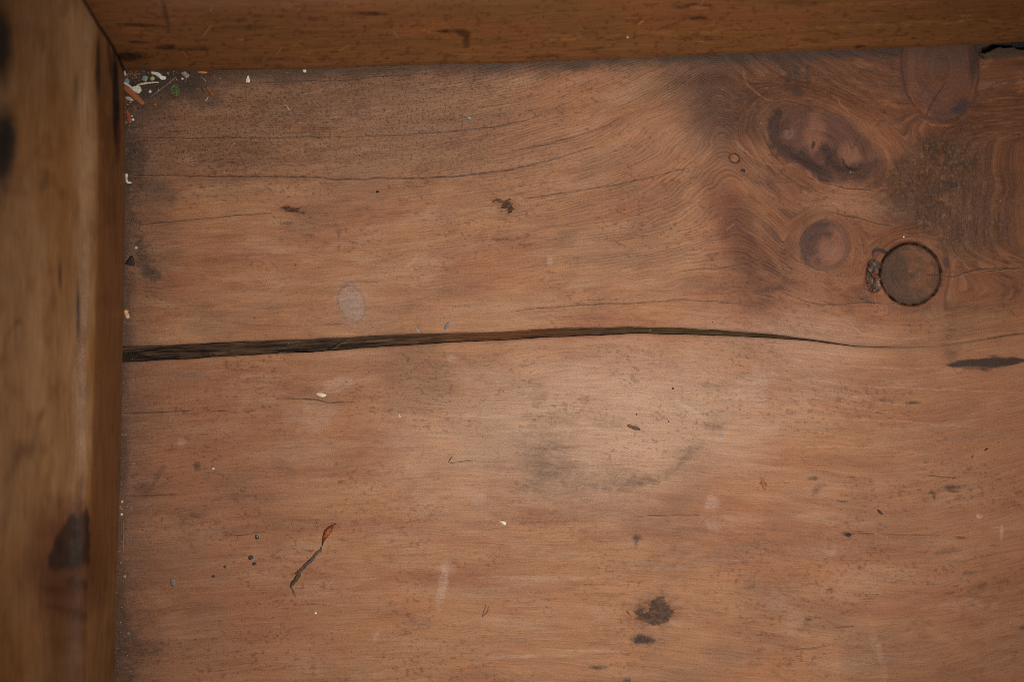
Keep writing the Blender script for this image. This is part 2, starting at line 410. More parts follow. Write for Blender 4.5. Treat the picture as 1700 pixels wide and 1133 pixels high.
    for p, w in [([(222, 290), (300, 291), (420, 293), (527, 293.5), (548, 297), (590, 297), (640, 295), (710, 294.5), (760, 292), (800, 287), (850, 280), (920, 263), (985, 243)], 3.0),
                 ([(236, 228), (400, 228), (520, 227), (620, 225), (700, 221), (780, 214), (850, 204), (900, 190)], .9), ([(850, 251), (930, 233), (1000, 211), (1029, 194)], 1.1),
                 ([(868, 329), (930, 321), (1030, 305), (1085, 292), (1143, 277)], 1.3), ([(400, 137), (560, 132), (620, 126), (680, 123)], 1.), ([(232, 373), (300, 366), (390, 358), (452, 354)], 1.2),
                 ([(856, 516), (930, 509), (1000, 505), (1090, 501), (1130, 497), (1225, 504)], 1.), ([(1125, 449), (1200, 444), (1230, 440), (1262, 431)], 1.1), ([(1255, 488), (1287, 494)], 1.2),
                 ([(1300, 486), (1350, 504), (1400, 505), (1440, 502), (1500, 506)], .9), ([(205, 687), (260, 685), (320, 682)], 1.5), ([(212, 826), (250, 824), (293, 821)], 1.3), ([(345, 683), (380, 683)], .8),
                 ([(458, 662), (520, 664), (545, 668), (590, 667)], 1.7), ([(1560, 889), (1500, 888), (1410, 887)], .3), ([(745, 770), (790, 764)], .7), ([(380, 891), (440, 884)], .8),
                 ([(1060, 858), (1120, 856), (1160, 856)], .35), ([(1385, 1044), (1420, 1040)], 1.1), ([(1318, 1080), (1350, 1076), (1378, 1072)], .9), ([(1530, 790), (1590, 794)], .8), ([(505, 914), (518, 916)], 1.6),
                 ([(1298, 166), (1320, 170), (1340, 175), (1353, 183)], 2.2), ([(1376, 350), (1372, 362), (1352, 372), (1335, 388), (1328, 405), (1331, 425), (1339, 440)], 1.8), ([(1376, 351), (1420, 361), (1448, 369), (1482, 376)], 1.2),
                 ([(1562, 456), (1572, 459.5), (1590, 457), (1612, 449), (1640, 446), (1712, 446)], 2.3), ([(1635, 451), (1690, 445)], 1.2),
                 ([(1184, 202), (1190, 208), (1197, 206), (1201, 210), (1207, 207), (1213, 210), (1219, 202), (1225, 199), (1233, 190)], 1.5), ([(1211, 209), (1217, 214), (1223, 219)], 1.2),
                 ([(1190, 271), (1196, 265), (1207, 262)], 1.2), ([(1340, 295), (1390, 310), (1450, 316)], .8), ([(1293, 432), (1303, 437), (1314, 446), (1314, 454), (1306, 453)], 1.7), ([(1298, 436), (1300, 446), (1309, 452)], 1.),
                 ([(1311, 424), (1322, 432), (1332, 436)], 1.8), ([(1627, 84), (1626.5, 110), (1624.5, 132), (1617, 155), (1611, 168)], 1.5), ([(1700, 552), (1640, 561)], .9),
                 ([(395, 255), (400, 262), (402, 272)], 1.), ([(560, 560), (560, 566)], 1.)]:
        s.line(p, w * .62, dk, .9, h=-1.1, jag=1.5, jl=24, soft=1.0, brk=.3, seed=int(p[0][0]) % 50)
        s.line([(u, v2 + 1.9) for u, v2 in p], w * .5, (176, 130, 96), .35, jag=1.5, jl=24, soft=1.0, brk=.6, seed=int(p[0][0]) % 50)
    # tiny random checks, following the grain on the left
    for k in range(90):
        x = RNG.uniform(230, 1500)
        y = RNG.uniform(140, 1120)
        if 1150 < x and y < 560:
            continue
        L = RNG.uniform(12, 60)
        sl = -0.02 if y > 500 else -0.02 - 0.35 * max(0, (x - 800) / 400) * (1 - y / 560)
        s.line([(x, y), (x + L * .5, y + L * .5 * sl), (x + L, y + L * sl)], RNG.uniform(.3, .8), (84, 56, 40), RNG.uniform(.25, .7), h=-.6, jag=1.2, brk=.5, seed=k)
    for k in range(40):
        x = RNG.uniform(230, 1690)
        y = RNG.uniform(130, 1120)
        a = RNG.uniform(0, math.pi)
        L = RNG.uniform(5, 28)
        s.line([(x, y), (x + L * math.cos(a), y + L * math.sin(a))], .5, (178, 140, 112) if k % 3 else (82, 56, 40), RNG.uniform(.25, .6), jag=1.5, seed=k)
    # --- ring contrast: crisp rings left of and round the knots, faint elsewhere
    s.ring = 0.1 + 0.3 * np.exp(-((X - 1200) / 170.) ** 2) * (1 - sst(420, 520, Y)) + 0.22 * np.exp(-((X - 900) / 260.) ** 2) * (1 - sst(330, 520, Y)) + 0.05 * sst(1300, 1600, X) * (1 - sst(500, 640, Y))
    s.ring *= 1 - .6 * (1 - sst(1.1, 1.6, kd(X, Y, 'A')))
    # --- the dirty sawn patch on the right, streaks running down it
    for (x, y, rx, ry, a) in [(1555, 275, 80, 62, .85), (1600, 370, 85, 60, .6), (1545, 350, 40, 34, .7), (1500, 300, 30, 44, .5)]:
        i, d = s.ell(x, y, rx, ry, 0, .35, 30., int(x))
        m = (1 - sst(.55, 1.15, d)) * a
        st = fbm(s.X[i] / 4.2, s.Y[i] / 9., 51, 4)
        bl = fbm(s.X[i] / 22., s.Y[i] / 22., 52, 4)
        s.mix((84, 52, 28), np.clip(m * (.7 + .5 * sst(.4, .6, st) * sst(.3, .6, bl)), 0, .92), i)
        s.mix((140, 100, 66), np.clip(m * .55 * sst(.58, .72, st), 0, 1), i)
        s.mix((44, 29, 18), np.clip(m * .75 * sst(.42, .62, st) * sst(.35, .6, bl), 0, 1), i)
        s.mix((132, 92, 58), np.clip(m * .5 * sst(.62, .7, fbm(s.X[i] / 3., s.Y[i] / 4.5, 54, 3)), 0, 1), i)
        s.h[i] += -.5 * m * sst(.4, .66, st)
        s.dirt[i] = np.clip(s.dirt[i] + .8 * m, 0, 1)
    for (x, y, l) in [(1635, 320, 60), (1657, 350, 50), (1612, 300, 40), (1648, 420, 40), (1680, 300, 60)]:
        s.line([(x, y), (x + 2, y + l * .5), (x - 1, y + l)], 3.5, (66, 46, 28), .4, jag=3, brk=.8, seed=x)
    # --- knots
    d = kd(X, Y, 'A')
    m = 1 - sst(.8, 1.08, d + (fbm(X / 14., Y / 14., 131, 3) - .5) * .22)
    s.mix((84, 50, 33), .82 * m)
    s.mix((96, 62, 46), .5 * m * sst(.4, .6, fbm(X / 26., Y / 26., 61, 4)))
    s.ring = s.ring * (1 - m) + .16 * m
    for p, w, a in [([(1293, 190), (1284, 212), (1286, 236), (1302, 250), (1330, 262), (1352, 275), (1358, 285)], 15, .8), ([(1302, 205), (1310, 232)], 12, .4), ([(1335, 258), (1356, 280), (1375, 290)], 18, .7),
                    ([(1365, 250), (1374, 258), (1378, 272), (1392, 278), (1418, 279), (1426, 274)], 9, .75), ([(1378, 262), (1400, 285), (1430, 290), (1447, 275)], 15, .55), ([(1370, 245), (1380, 256)], 11, .7)]:
        i, dd, t = s.pdist(p, w + 18, 5, 11, 3)
        q = (1 - sst(.25, 1.0, dd / w + (fbm(s.X[i] / 9, s.Y[i] / 9, 66, 3) - .5) * .9)) * a
        s.mix((54, 29, 18), q, i)
    s.blob(1352, 222, 16, 30, (142, 92, 66), .6, 10, soft=.5, wob=.5, seed=21)
    s.blob(1410, 254, 18, 16, (142, 96, 66), .6, 10, soft=.5, wob=.5, seed=22)
    s.blob(1308, 222, 9, 8, (124, 88, 66), .7, 0, soft=.5, wob=.5, seed=23)
    s.blob(1350, 240, 2.6, 7, (34, 24, 22), .9, 12, soft=.3, seed=24, h=-2)
    s.line([(1299, 216), (1306, 213), (1312, 219), (1308, 227)], 1.3, (50, 34, 28), .8)
    s.line([(1398, 262), (1405, 274), (1418, 280), (1425, 277)], 2., (34, 22, 20), .8, h=-1.5)
    s.line([(1410, 238), (1414, 246), (1420, 236), (1428, 222)], 1.3, (58, 38, 32), .7)
    s.line([(1384, 236), (1388, 250), (1381, 262)], 1.6, (60, 40, 34), .6)
    d = kd(X, Y, 'B')
    m = (1 - sst(.82, 1.06, d + (fbm(X / 16., Y / 16., 132, 3) - .5) * .2)) * .75
    s.mix((98, 62, 44), .75 * m)
    s.ring = s.ring * (1 - m) + .0 * m
    s.mix((68, 40, 26), .7 * m * sst(.72, .95, d) * sst(.35, .6, fbm(X / 20., Y / 30., 71, 3)))
    s.blob(1616, 105, 8, 34, (56, 32, 28), .85, 0, soft=.6, seed=30)
    s.blob(1596, 176, 16, 9, (60, 42, 44), .85, -35, soft=.6, wob=.5, seed=31)
    s.blob(1590, 182, 12, 5, (54, 38, 40), .7, 0, soft=.6, wob=.5, seed=32)
    s.blob(1553, 196, 26, 6, (92, 62, 60), .6, 0, soft=.6, wob=.4, seed=33)
    s.blob(1575, 100, 34, 14, (88, 62, 50), .5, 0, soft=.6, wob=.4, seed=34)
    s.blob(1500, 130, 8, 50, (84, 56, 44), .5, 0, soft=.6, wob=.4, seed=35)
    s.line([(1571, 134), (1560, 152), (1547, 172), (1539, 190)], 1.5, (50, 34, 28), .85, h=-1)
    s.line([(1540, 140), (1530, 155)], 1., (70, 46, 38), .7)
    for (x, y, rx, ry) in [(1308, 128, 5, 15), (1322, 118, 8, 14), (1325, 150, 12, 10), (1340, 120, 5, 18)]:
        s.blob(x, y, rx, ry, (56, 44, 40), .55, 5, soft=.6, wob=.6, wl=8, seed=x)
    d = kd(X, Y, 'C', .04)
    m = 1 - sst(.84, 1.04, d + (fbm(X / 12., Y / 12., 133, 3) - .5) * .12)
    s.mix((124, 80, 58), .75 * m)
    s.ring = s.ring * (1 - m) + .12 * m
    lf = sst(-18, 14, (1371 - X) * .8 + (390 - Y) * .5 + (fbm(X / 14., Y / 14., 75, 3) - .5) * 60)
    s.mix((54, 30, 20), .72 * m * lf * sst(.05, .5, d))
    s.mix((58, 36, 24), .55 * (1 - sst(.0, .09, np.abs(d - .97 + (fbm(X / 9., Y / 9., 134, 3) - .5) * .1))) * (.35 + .65 * sst(0, 20, 1371 - X)))
    s.mix((72, 44, 33), .4 * m * sst(.6, .9, d))
    s.blob(1352, 392, 9, 5, (52, 36, 36), .6, -20, soft=.6, wob=.6, wl=6, seed=40)
    s.blob(1385, 422, 16, 12, (150, 104, 82), .35, 0, soft=.7, seed=41)
    d = kd(X, Y, 'D', .018, 30.)
    m = 1 - sst(.95, 1.0, d)
    s.mix((112, 70, 43), .9 * m)
    s.mix((76, 50, 31), .85 * m * sst(-14, 22, (1515 - X) + (Y - 455) * .35 + (fbm(X / 16., Y / 16., 81, 4) - .5) * 60))
    s.mix((58, 42, 28), .5 * m * sst(.35, .75, fbm(X / 9., Y / 9., 82, 4)))
    s.mix((62, 42, 28), .6 * m * sst(.76, .97, d + (fbm(X / 12., Y / 12., 85, 3) - .5) * .3))
    s.ring = s.ring * (1 - m) + .22 * m
    s.dirt = np.where(m > .5, s.dirt * .5 + .1, s.dirt)
    ang = np.arctan2(Y - 455, X - 1512)
    gapw = np.maximum(-.004 + .045 * fbm(ang * 5 + 9, ang * 0, 84, 4) + .008 * np.cos(ang + .4), .002)
    s.mix((66, 44, 28), .6 * (1 - sst(.0, .09, np.abs(d - .99 + (fbm(X / 9., Y / 9., 88, 3) - .5) * .1))))
    g = (1 - sst(gapw, gapw + .022, np.abs(d - 1 + (fbm(X / 7., Y / 7., 87, 3) - .5) * .035))) * (1 - .9 * sst(.48, .62, fbm(X / 9., Y / 9., 86, 3)) * .6)
    s.mix((24, 16, 11), .97 * g)
    s.h += -5 * g
    s.line([(1534, 455), (1548, 456), (1561, 456)], 1., dk, .8, h=-1.5, jag=.4)
    s.line([(1500, 385 + 20), (1490, 410), (1478, 418)], 2., (40, 30, 24), .5, brk=.5)
    s.blob(1510, 450, 3, 3, (140, 80, 60), .5, seed=88)
    # bark pocket beside it
    rd = resin_d(X, Y)
    m = 1 - sst(.85, 1.05, rd)
    m = m * (d > 1.0)
    s.mix((62, 46, 36), .9 * m)
    s.mix((24, 18, 16), .85 * m * sst(.52, .62, fbm(X / 5., Y / 6., 90, 3)))
    s.mix((122, 66, 34), .7 * m * sst(.58, .66, fbm(X / 5., Y / 5., 91, 3)))
    s.mix((150, 120, 100), .75 * m * sst(.66, .72, fbm(X / 4., Y / 5., 92, 3)))
    s.h += m * (-3 + 5 * (fbm(X / 5., Y / 6., 93, 3) - .5))
    s.gloss = s.gloss + .4 * m
    s.line([(1449, 424), (1451, 416), (1460, 414), (1470, 418), (1472, 424)], 6, (52, 38, 42), .9, h=-1, jag=1.5)
    s.line([(1441, 436), (1448, 432), (1456, 437), (1461, 450), (1458, 462)], 1.8, (40, 28, 22), .8)
    s.blob(1571, 436, 5, 10, (64, 42, 42), .85, -15, soft=.5, seed=94)
    s.blob(1431, 496, 3, 2, (50, 24, 18), .9, 0, soft=.5, seed=95)
    s.blob(1437, 494, 5, 2.5, (70, 66, 58), .8, 0, soft=.5, seed=96)
    d = kd(X, Y, 'E', .03, 10.)
    s.mix((150, 104, 74), .7 * (1 - sst(.8, 1., d)))
    s.mix((50, 34, 24), .85 * (1 - sst(.08, .22, np.abs(d - 1))))
    s.h += -1.5 * (1 - sst(.08, .2, np.abs(d - 1)))
    s.blob(1207, 252, 8, 12, (118, 72, 44), .7, -30, soft=.6, seed=97)
    # broken notch under the rail, far right, its shade painted near black
    i, dd, t = s.pdist([(1634, 82), (1642, 79), (1652, 74), (1662, 71), (1685, 71), (1696, 76), (1740, 77)], 14, 1.5, 8, 3)
    q = 1 - sst(2.3, 4.6, dd)
    s.blob(1668, 84, 42, 10, (66, 54, 38), .75, -2, soft=.5, wob=.5, seed=98)
    q = np.maximum(q, 0)
    s.mix((9, 6, 4), q, i)
    s.h[i] -= 45 * q
    gq = ((X > 1650) & (Y < 77)).astype(float)
    s.mix((9, 6, 4), gq)
    s.h -= 40 * gq
    s.line([(1627, 80), (1629, 90), (1636, 96)], 2.6, (24, 16, 12), .9, h=-4)
    s.line([(1633, 88), (1641, 95)], 1.6, (60, 26, 18), .8, h=-1)
    # lit lower edge painted pale, then a darker lip along the long crack
    s.mix((176, 130, 92), .5 * (1 - sst(0, 2.4, np.abs(Y - crack_bot(X)))) * sst(.5, .62, fbm(X / 24., X * 0, 141, 3)) * sst(560, 760, X))
    s.mix((80, 50, 32), .5 * (1 - sst(0, 4, np.abs(Y - yc) - .5 * np.abs(crack_bot(X) - crack_top(X)))))
    s.ring = s.ring * (.6 + .8 * fbm(X / 70., Y / 50., 99, 3))
    s.dirt = np.clip(s.dirt + .25 * sst(.5, .7, fbm(X / 80., Y / 60., 101, 3)), 0, 1)
    # slow swell of the hand planed face
    s.h += (fbm(X / 260., Y / 90., 102, 3) - .5) * 7 + (fbm(X / 60., phi / 9., 103, 3) - .5) * 1.3
    s.c = s.c * np.array([1.02, .95, .94])
    s.c = np.clip(s.c, .003, .9)
    return s


# ------------------------------------------------------------------ materials
def wood_material(name, fibre=1.0, dash=1.0, rough=0.5, grainy=1.0, bump=1.0, spec=0.5):
    m = bpy.data.materials.new(name)
    m.use_nodes = True
    nt = m.node_tree
    N = nt.nodes
    L = nt.links
    b = N["Principled BSDF"]

    def node(t, **kw):
        n = N.new(t)
        for k, v in kw.items():
            setattr(n, k, v)
        return n

    def math_(op, a, bb=None, c=None):
        n = node('ShaderNodeMath', operation=op)
        for i, v in enumerate((a, bb, c)):
            if v is None:
                continue
            if isinstance(v, (int, float)):
                n.inputs[i].default_value = v
            else:
                L.new(v, n.inputs[i])
        return n.outputs[0]

    def comb(x, y, z=0.0):
        n = node('ShaderNodeCombineXYZ')
        for i, v in enumerate((x, y, z)):
            if isinstance(v, (int, float)):
                n.inputs[i].default_value = v
            else:
                L.new(v, n.inputs[i])
        return n.outputs[0]

    def noise(vec, scale, detail=2.0, rgh=0.5):
        n = node('ShaderNodeTexNoise')
        n.inputs['Scale'].default_value = scale
        n.inputs['Detail'].default_value = detail
        n.inputs['Roughness'].default_value = rgh
        L.new(vec, n.inputs['Vector'])
        return n.outputs[0]

    def maprange(v, a, bb, c=0.0, d=1.0):
        n = node('ShaderNodeMapRange')
        n.inputs[1].default_value = a
        n.inputs[2].default_value = bb
        n.inputs[3].default_value = c
        n.inputs[4].default_value = d
        L.new(v, n.inputs[0])
        return n.outputs[0]

    pig = node('ShaderNodeAttribute', attribute_name='pigment')
    gr = node('ShaderNodeAttribute', attribute_name='grain')     # ring coordinate, x, y
    wr = node('ShaderNodeAttribute', attribute_name='wear')      # ring contrast, dirt, gloss
    sg = node('ShaderNodeSeparateXYZ')
    L.new(gr.outputs['Vector'], sg.inputs[0])
    P, X, Y = sg.outputs
    sw = node('ShaderNodeSeparateXYZ')
    L.new(wr.outputs['Vector'], sw.inputs[0])
    RC, DI, GL = sw.outputs
    x1 = math_('MULTIPLY', X, .02)
    y1 = math_('MULTIPLY', Y, .02)
    # long fibres: quick across the rings, slow along them
    f1 = noise(comb(math_('MULTIPLY', P, .42), x1, y1), 1.0, 4.0, .62)
    f2 = noise(comb(math_('MULTIPLY', P, .12), math_('MULTIPLY', X, .006), math_('MULTIPLY', Y, .006)), 1.0, 3.0, .6)
    f3 = noise(comb(math_('MULTIPLY', P, .5), math_('MULTIPLY', X, .055), math_('MULTIPLY', Y, .055)), 1.0, 2.0, .5)
    # growth rings
    wob = math_('MULTIPLY', noise(comb(math_('MULTIPLY', P, .04), x1, y1), 1.0, 3.0), 11.0)
    ph = math_('ADD', math_('MULTIPLY', P, 2 * math.pi / 4.3), wob)
    rg = math_('POWER', math_('MULTIPLY', math_('ADD', math_('SINE', ph), 1.0), .5), 2.2)
    # isotropic grit
    xy = comb(X, Y)
    g1 = noise(xy, .5, 2.0, .6)
    g2 = noise(xy, .2, 4.0, .75)
    g3 = noise(xy, .75, 1.0, .5)
    # brightness factor
    a = math_('MULTIPLY', math_('SUBTRACT', f1, .5), .8 * fibre)
    b_ = math_('MULTIPLY', math_('SUBTRACT', f2, .5), .3 * fibre)
    c_ = math_('MULTIPLY', math_('SUBTRACT', g1, .5), .75 * grainy)
    rgn = math_('MULTIPLY', rg, maprange(noise(comb(math_('MULTIPLY', P, .05), math_('MULTIPLY', X, .012), math_('MULTIPLY', Y, .012)), 1.0, 3.0), .38, .6, .25, 1.0))
    d_ = math_('MULTIPLY', math_('MULTIPLY', rgn, RC), -.62)
    e_ = math_('MULTIPLY', math_('SUBTRACT', g3, .5), 1.0 * grainy)
    fac = math_('ADD', 1.03, math_('ADD', math_('ADD', math_('ADD', a, b_), math_('ADD', c_, d_)), e_))
    vm = node('ShaderNodeVectorMath', operation='SCALE')
    L.new(pig.outputs['Color'], vm.inputs[0])
    L.new(fac, vm.inputs['Scale'])
    # short dark pores
    pores = math_('MULTIPLY', maprange(f3, .62, .72), .34 * dash)
    mx = node('ShaderNodeMixRGB', blend_type='MIX')
    L.new(pores, mx.inputs[0])
    L.new(vm.outputs[0], mx.inputs[1])
    mx.inputs[2].default_value = (.055, .028, .014, 1)
    # ground-in dirt
    dsp = math_('MULTIPLY', maprange(math_('ADD', math_('MULTIPLY', g2, .55), math_('MULTIPLY', g1, .45)), .53, .575), math_('MULTIPLY', DI, .95))
    mx2 = node('ShaderNodeMixRGB', blend_type='MIX')
    L.new(dsp, mx2.inputs[0])
    L.new(mx.outputs[0], mx2.inputs[1])
    mx2.inputs[2].default_value = (.05, .031, .018, 1)
    # pale flecks
    pf = math_('MULTIPLY', maprange(noise(comb(math_('ADD', X, 913.0), Y), .5, 1.0), .72, .79), .4 * grainy)
    mx3 = node('ShaderNodeMixRGB', blend_type='MIX')
    L.new(pf, mx3.inputs[0])
    L.new(mx2.outputs[0], mx3.inputs[1])
    mx3.inputs[2].default_value = (.52, .36, .25, 1)
    L.new(mx3.outputs[0], b.inputs['Base Color'])
    rr = math_('SUBTRACT', rough + .12, math_('MULTIPLY', GL, .24))
    rr = math_('ADD', rr, math_('MULTIPLY', math_('SUBTRACT', g2, .5), .25))
    L.new(rr, b.inputs['Roughness'])
    b.inputs['Specular IOR Level'].default_value = spec
    hgt = math_('ADD', math_('ADD', math_('MULTIPLY', f1, .8), math_('MULTIPLY', g1, .7 * grainy)), math_('ADD', math_('MULTIPLY', g3, .6 * grainy), math_('MULTIPLY', d_, 1.0)))
    bp = node('ShaderNodeBump')
    bp.inputs['Strength'].default_value = .8 * bump
    bp.inputs['Distance'].default_value = .00035
    L.new(hgt, bp.inputs['Height'])
    L.new(bp.outputs[0], b.inputs['Normal'])
    return m


_mats = {}


def plain_mat(rgb, rough=.6, var=.35, scale=900., spec=.4, tint=None):
    key = (rgb, rough, var, scale)
    if key in _mats:
        return _mats[key]
    m = bpy.data.materials.new("debris_%d_%d_%d" % rgb)
    m.use_nodes = True
    nt = m.node_tree
    b = nt.nodes["Principled BSDF"]
    tc = nt.nodes.new('ShaderNodeTexCoord')
    n = nt.nodes.new('ShaderNodeTexNoise')
    n.inputs['Scale'].default_value = scale
    n.inputs['Detail'].default_value = 4
    nt.links.new(tc.outputs['Object'], n.inputs['Vector'])
    r = nt.nodes.new('ShaderNodeValToRGB')
    c = lin(rgb)
    r.color_ramp.elements[0].position = .38
    r.color_ramp.elements[1].position = .62
    lo = c * (1 - var)
    hi = np.clip(c * (1 + var * .6), 0, .9)
    r.color_ramp.elements[0].color = (*lo, 1)
    r.color_ramp.elements[1].color = (*hi, 1)
    nt.links.new(n.outputs[0], r.inputs[0])
    nt.links.new(r.outputs[0], b.inputs['Base Color'])
    bp = nt.nodes.new('ShaderNodeBump')
    bp.inputs['Strength'].default_value = .6
    bp.inputs['Distance'].default_value = .0003
    nt.links.new(n.outputs[0], bp.inputs['Height'])
    nt.links.new(bp.outputs[0], b.inputs['Normal'])
    b.inputs['Roughness'].default_value = rough
    b.inputs['Specular IOR Level'].default_value = spec
    _mats[key] = m
    return m


M_board = wood_material("board_wood", rough=.52, spec=.3)
M_bed = wood_material("torn_wood_fibre", fibre=1.6, dash=1.6, rough=.75, grainy=.9, bump=1.6, spec=.2)
M_rail = wood_material("rail_wood", fibre=1.1, dash=.5, rough=.5, grainy=.35, bump=1.0, spec=.26)


# ------------------------------------------------------------------ object helpers
def empty(name, label, cat, loc=(0, 0, 0), group=None):
    o = bpy.data.objects.new(name, None)
    o.empty_display_size = .01
    o.location = loc
    col.objects.link(o)
    o['label'] = label
    o['category'] = cat
    if group:
        o['group'] = group
    return o


def mesh_obj(name, co, faces, mat, parent=None, sheet=None, idx=None, smooth=True):
    me = bpy.data.meshes.new(name)
    faces = np.asarray(faces)
    n = len(co)
    k = faces.shape[1]
    me.vertices.add(n)
    me.vertices.foreach_set("co", np.asarray(co, dtype=np.float32).ravel())
    me.loops.add(faces.size)
    me.loops.foreach_set("vertex_index", faces.astype(np.int32).ravel())
    me.polygons.add(len(faces))
    me.polygons.foreach_set("loop_start", np.arange(0, faces.size, k, dtype=np.int32))
    me.update(calc_edges=True)
    me.polygons.foreach_set("use_smooth", np.full(len(faces), smooth))
    if sheet is not None:
        s = sheet
        ii = slice(None) if idx is None else idx
        a = me.attributes.new("pigment", 'FLOAT_COLOR', 'POINT')
        c4 = np.ones((n, 4), np.float32)
        c4[:, :3] = s.c[ii]
        a.data.foreach_set("color", c4.ravel())
        a = me.attributes.new("grain", 'FLOAT_VECTOR', 'POINT')
        a.data.foreach_set("vector", np.stack([s.phi[ii], s.X[ii], s.Y[ii]], 1).astype(np.float32).ravel())
        a = me.attributes.new("wear", 'FLOAT_VECTOR', 'POINT')
        a.data.foreach_set("vector", np.stack([s.ring[ii], s.dirt[ii], s.gloss[ii]], 1).astype(np.float32).ravel())
    me.materials.append(mat)
    me.validate()
    o = bpy.data.objects.new(name, me)
    col.objects.link(o)
    if parent:
        o.parent = parent
        o.matrix_parent_inverse.identity()
    return o


def W(px, py, z=0.):
    """place in the world of a photograph point whose height above the board is z metres"""
    k = S * (H - z) / H
    return ((px - 850) * k, (566 - py) * k, z)


def grid_faces(nr, nc):
    r, c = np.meshgrid(np.arange(nr - 1), np.arange(nc - 1), indexing='ij')
    a = (r * nc + c).ravel()
    return np.stack([a, a + nc, a + nc + 1, a + 1], 1)


# ------------------------------------------------------------------ the board
board = empty('wooden_board', 'wide flat reddish brown board with long dark crack and cluster of round knots', 'board')
STEP = 1.6
xs = np.arange(170, 1850, STEP)
nc = len(xs)


def section(y0, y1, nr, label, knots, skirt_first, skirt_last):
    t = np.linspace(0, 1, nr)[:, None]
    Yg = y0[None, :] * (1 - t) + y1[None, :] * t
    Xg = np.repeat(xs[None, :], nr, 0)
    s = paint_board(Xg.ravel(), Yg.ravel())
    z = s.h * S
    co = np.stack([(s.X - 850) * S, (566 - s.Y) * S, z], 1)
    F = grid_faces(nr, nc)
    cx = s.X[F].mean(1)
    cy = s.Y[F].mean(1)
    owner = np.zeros(len(F), int)
    names = ['board_section']
    for k in knots:
        names.append('knot')
        owner[kd(cx, cy, k, .018 if k == 'D' else .05, 30. if k == 'D' else 40.) < 1.0] = len(names) - 1
    if knots:
        names.append('bark_pocket')
        owner[(resin_d(cx, cy) < 1) & (kd(cx, cy, 'D', .018, 30.) > 1.0)] = len(names) - 1
    labels = [label] + [dict(A='long twin knot with purple dark rim', B='broad pinkish knot cut off by the upper rail', C='round pinkish knot with purple dark left half',
                             D='round loose knot ringed by a black gap', E='tiny oval knot left of the twin knot')[k] for k in knots] + ['dark torn bark pocket beside the loose knot']
    for j, nm in enumerate(names):
        f = F[owner == j]
        u, inv = np.unique(f, return_inverse=True)
        o = mesh_obj(nm, co[u], inv.reshape(-1, 4), M_board, board, s, u)
        o['label'] = labels[j]
        if j == 0:
            # thickness of the plank: edge walls down from the border, and the underside
            for rowi, on in ((0, skirt_first), (nr - 1, skirt_last)):
                pass
    return s, co


def edge_wall(xv, yv, zt, depth, flip, parent):
    """torn side of the crack: a wall going down from the plank's edge"""
    nr = 8
    n = len(xv)
    t = np.linspace(0, 1, nr)[:, None]
    Xg = np.repeat(xv[None, :], nr, 0)
    off = (fbm(Xg / 9., t * 3 + Xg * 0, 5, 3) - .5) * 3 * np.sin(t * math.pi)
    Yg = np.repeat(yv[None, :], nr, 0) + (off if flip else -off)
    Z = zt[None, :] * (1 - t) - depth * t + 0 * Xg
    sh = Sheet(Xg.ravel(), Yg.ravel())
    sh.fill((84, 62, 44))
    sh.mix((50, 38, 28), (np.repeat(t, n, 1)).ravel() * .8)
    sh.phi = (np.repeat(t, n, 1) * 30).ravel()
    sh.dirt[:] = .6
    co = np.stack([(sh.X - 850) * S, (566 - sh.Y) * S, Z.ravel()], 1)
    F = grid_faces(nr, n)
    if flip:
        F = F[:, ::-1]
    return mesh_obj('crack_wall', co, F, M_bed, parent, sh)


ct = crack_top(xs)
cb = crack_bot(xs)
ytop = np.interp(xs, FT[:, 0], FT[:, 1]) - 16
sU, coU = section(ytop, ct, 290, 'part of the board above the crack, holding the knots', 'ABCDE', False, True)
sL, coL = section(cb, np.full(nc, 1225.), 400, 'part of the board below the crack, flash sheen painted pale in the middle', '', True, False)
zU = coU.reshape(290, nc, 3)[-1, :, 2]
zL = coL.reshape(400, nc, 3)[0, :, 2]
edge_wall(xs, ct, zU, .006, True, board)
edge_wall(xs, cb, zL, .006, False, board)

# bed of the crack: dark torn fibres some millimetres down
nb = 34
tb = np.linspace(0, 1, nb)[:, None]
Xb = np.repeat(xs[None, :], nb, 0)
Yb = (ct - 3)[None, :] * (1 - tb) + (cb + 3)[None, :] * tb
sb = Sheet(Xb.ravel(), Yb.ravel())
ycb = crack_mid(sb.X)
sb.fill((76, 54, 38))
fn = fbm(sb.X / 60., (sb.Y - ycb) / 2.6, 7, 4)
sb.mix((32, 22, 16), .85 * sst(.42, .62, fn))
sb.mix((126, 98, 74), .6 * sst(.6, .75, fbm(sb.X / 40., (sb.Y - ycb) / 1.8, 17, 3)))
sb.mix((110, 66, 34), .75 * np.exp(-((sb.X - 830) / 130.) ** 2))
sb.mix((96, 70, 40), .4 * sst(950, 1100, sb.X))
sb.mix((30, 22, 17), .5 * sst(.55, .7, fbm(sb.X / 30., sb.X * 0, 27, 3)) * (sb.Y > ycb + 2))
for p in [[(205, 588), (250, 581), (275, 578), (320, 577)], [(215, 590), (260, 594), (300, 592)], [(540, 580), (552, 575), (562, 569), (575, 564)], [(450, 582), (495, 583), (510, 584)], [(300, 585), (360, 582)]]:
    sb.line(p, 1.6, (18, 13, 10), .9, h=-4, jag=1.2)
sb.line([(555, 577), (566, 569), (580, 564)], 1.3, (130, 100, 74), .6, jag=.8)
sb.dirt[:] = .3
sb.phi = (sb.Y - ycb) * 1.6 + sb.X * .02
zb = (-.0042 + (fn - .5) * .0022 + (fbm(sb.X / 90., sb.X * 0, 37, 3) - .5) * .002 + sb.h * S * .6)
cob = np.stack([(sb.X - 850) * S, (566 - sb.Y) * S, zb], 1)
bed = mesh_obj('crack_bed', cob, grid_faces(nb, nc), M_bed, board, sb)
bed['label'] = 'dark torn fibres at the bottom of the crack'

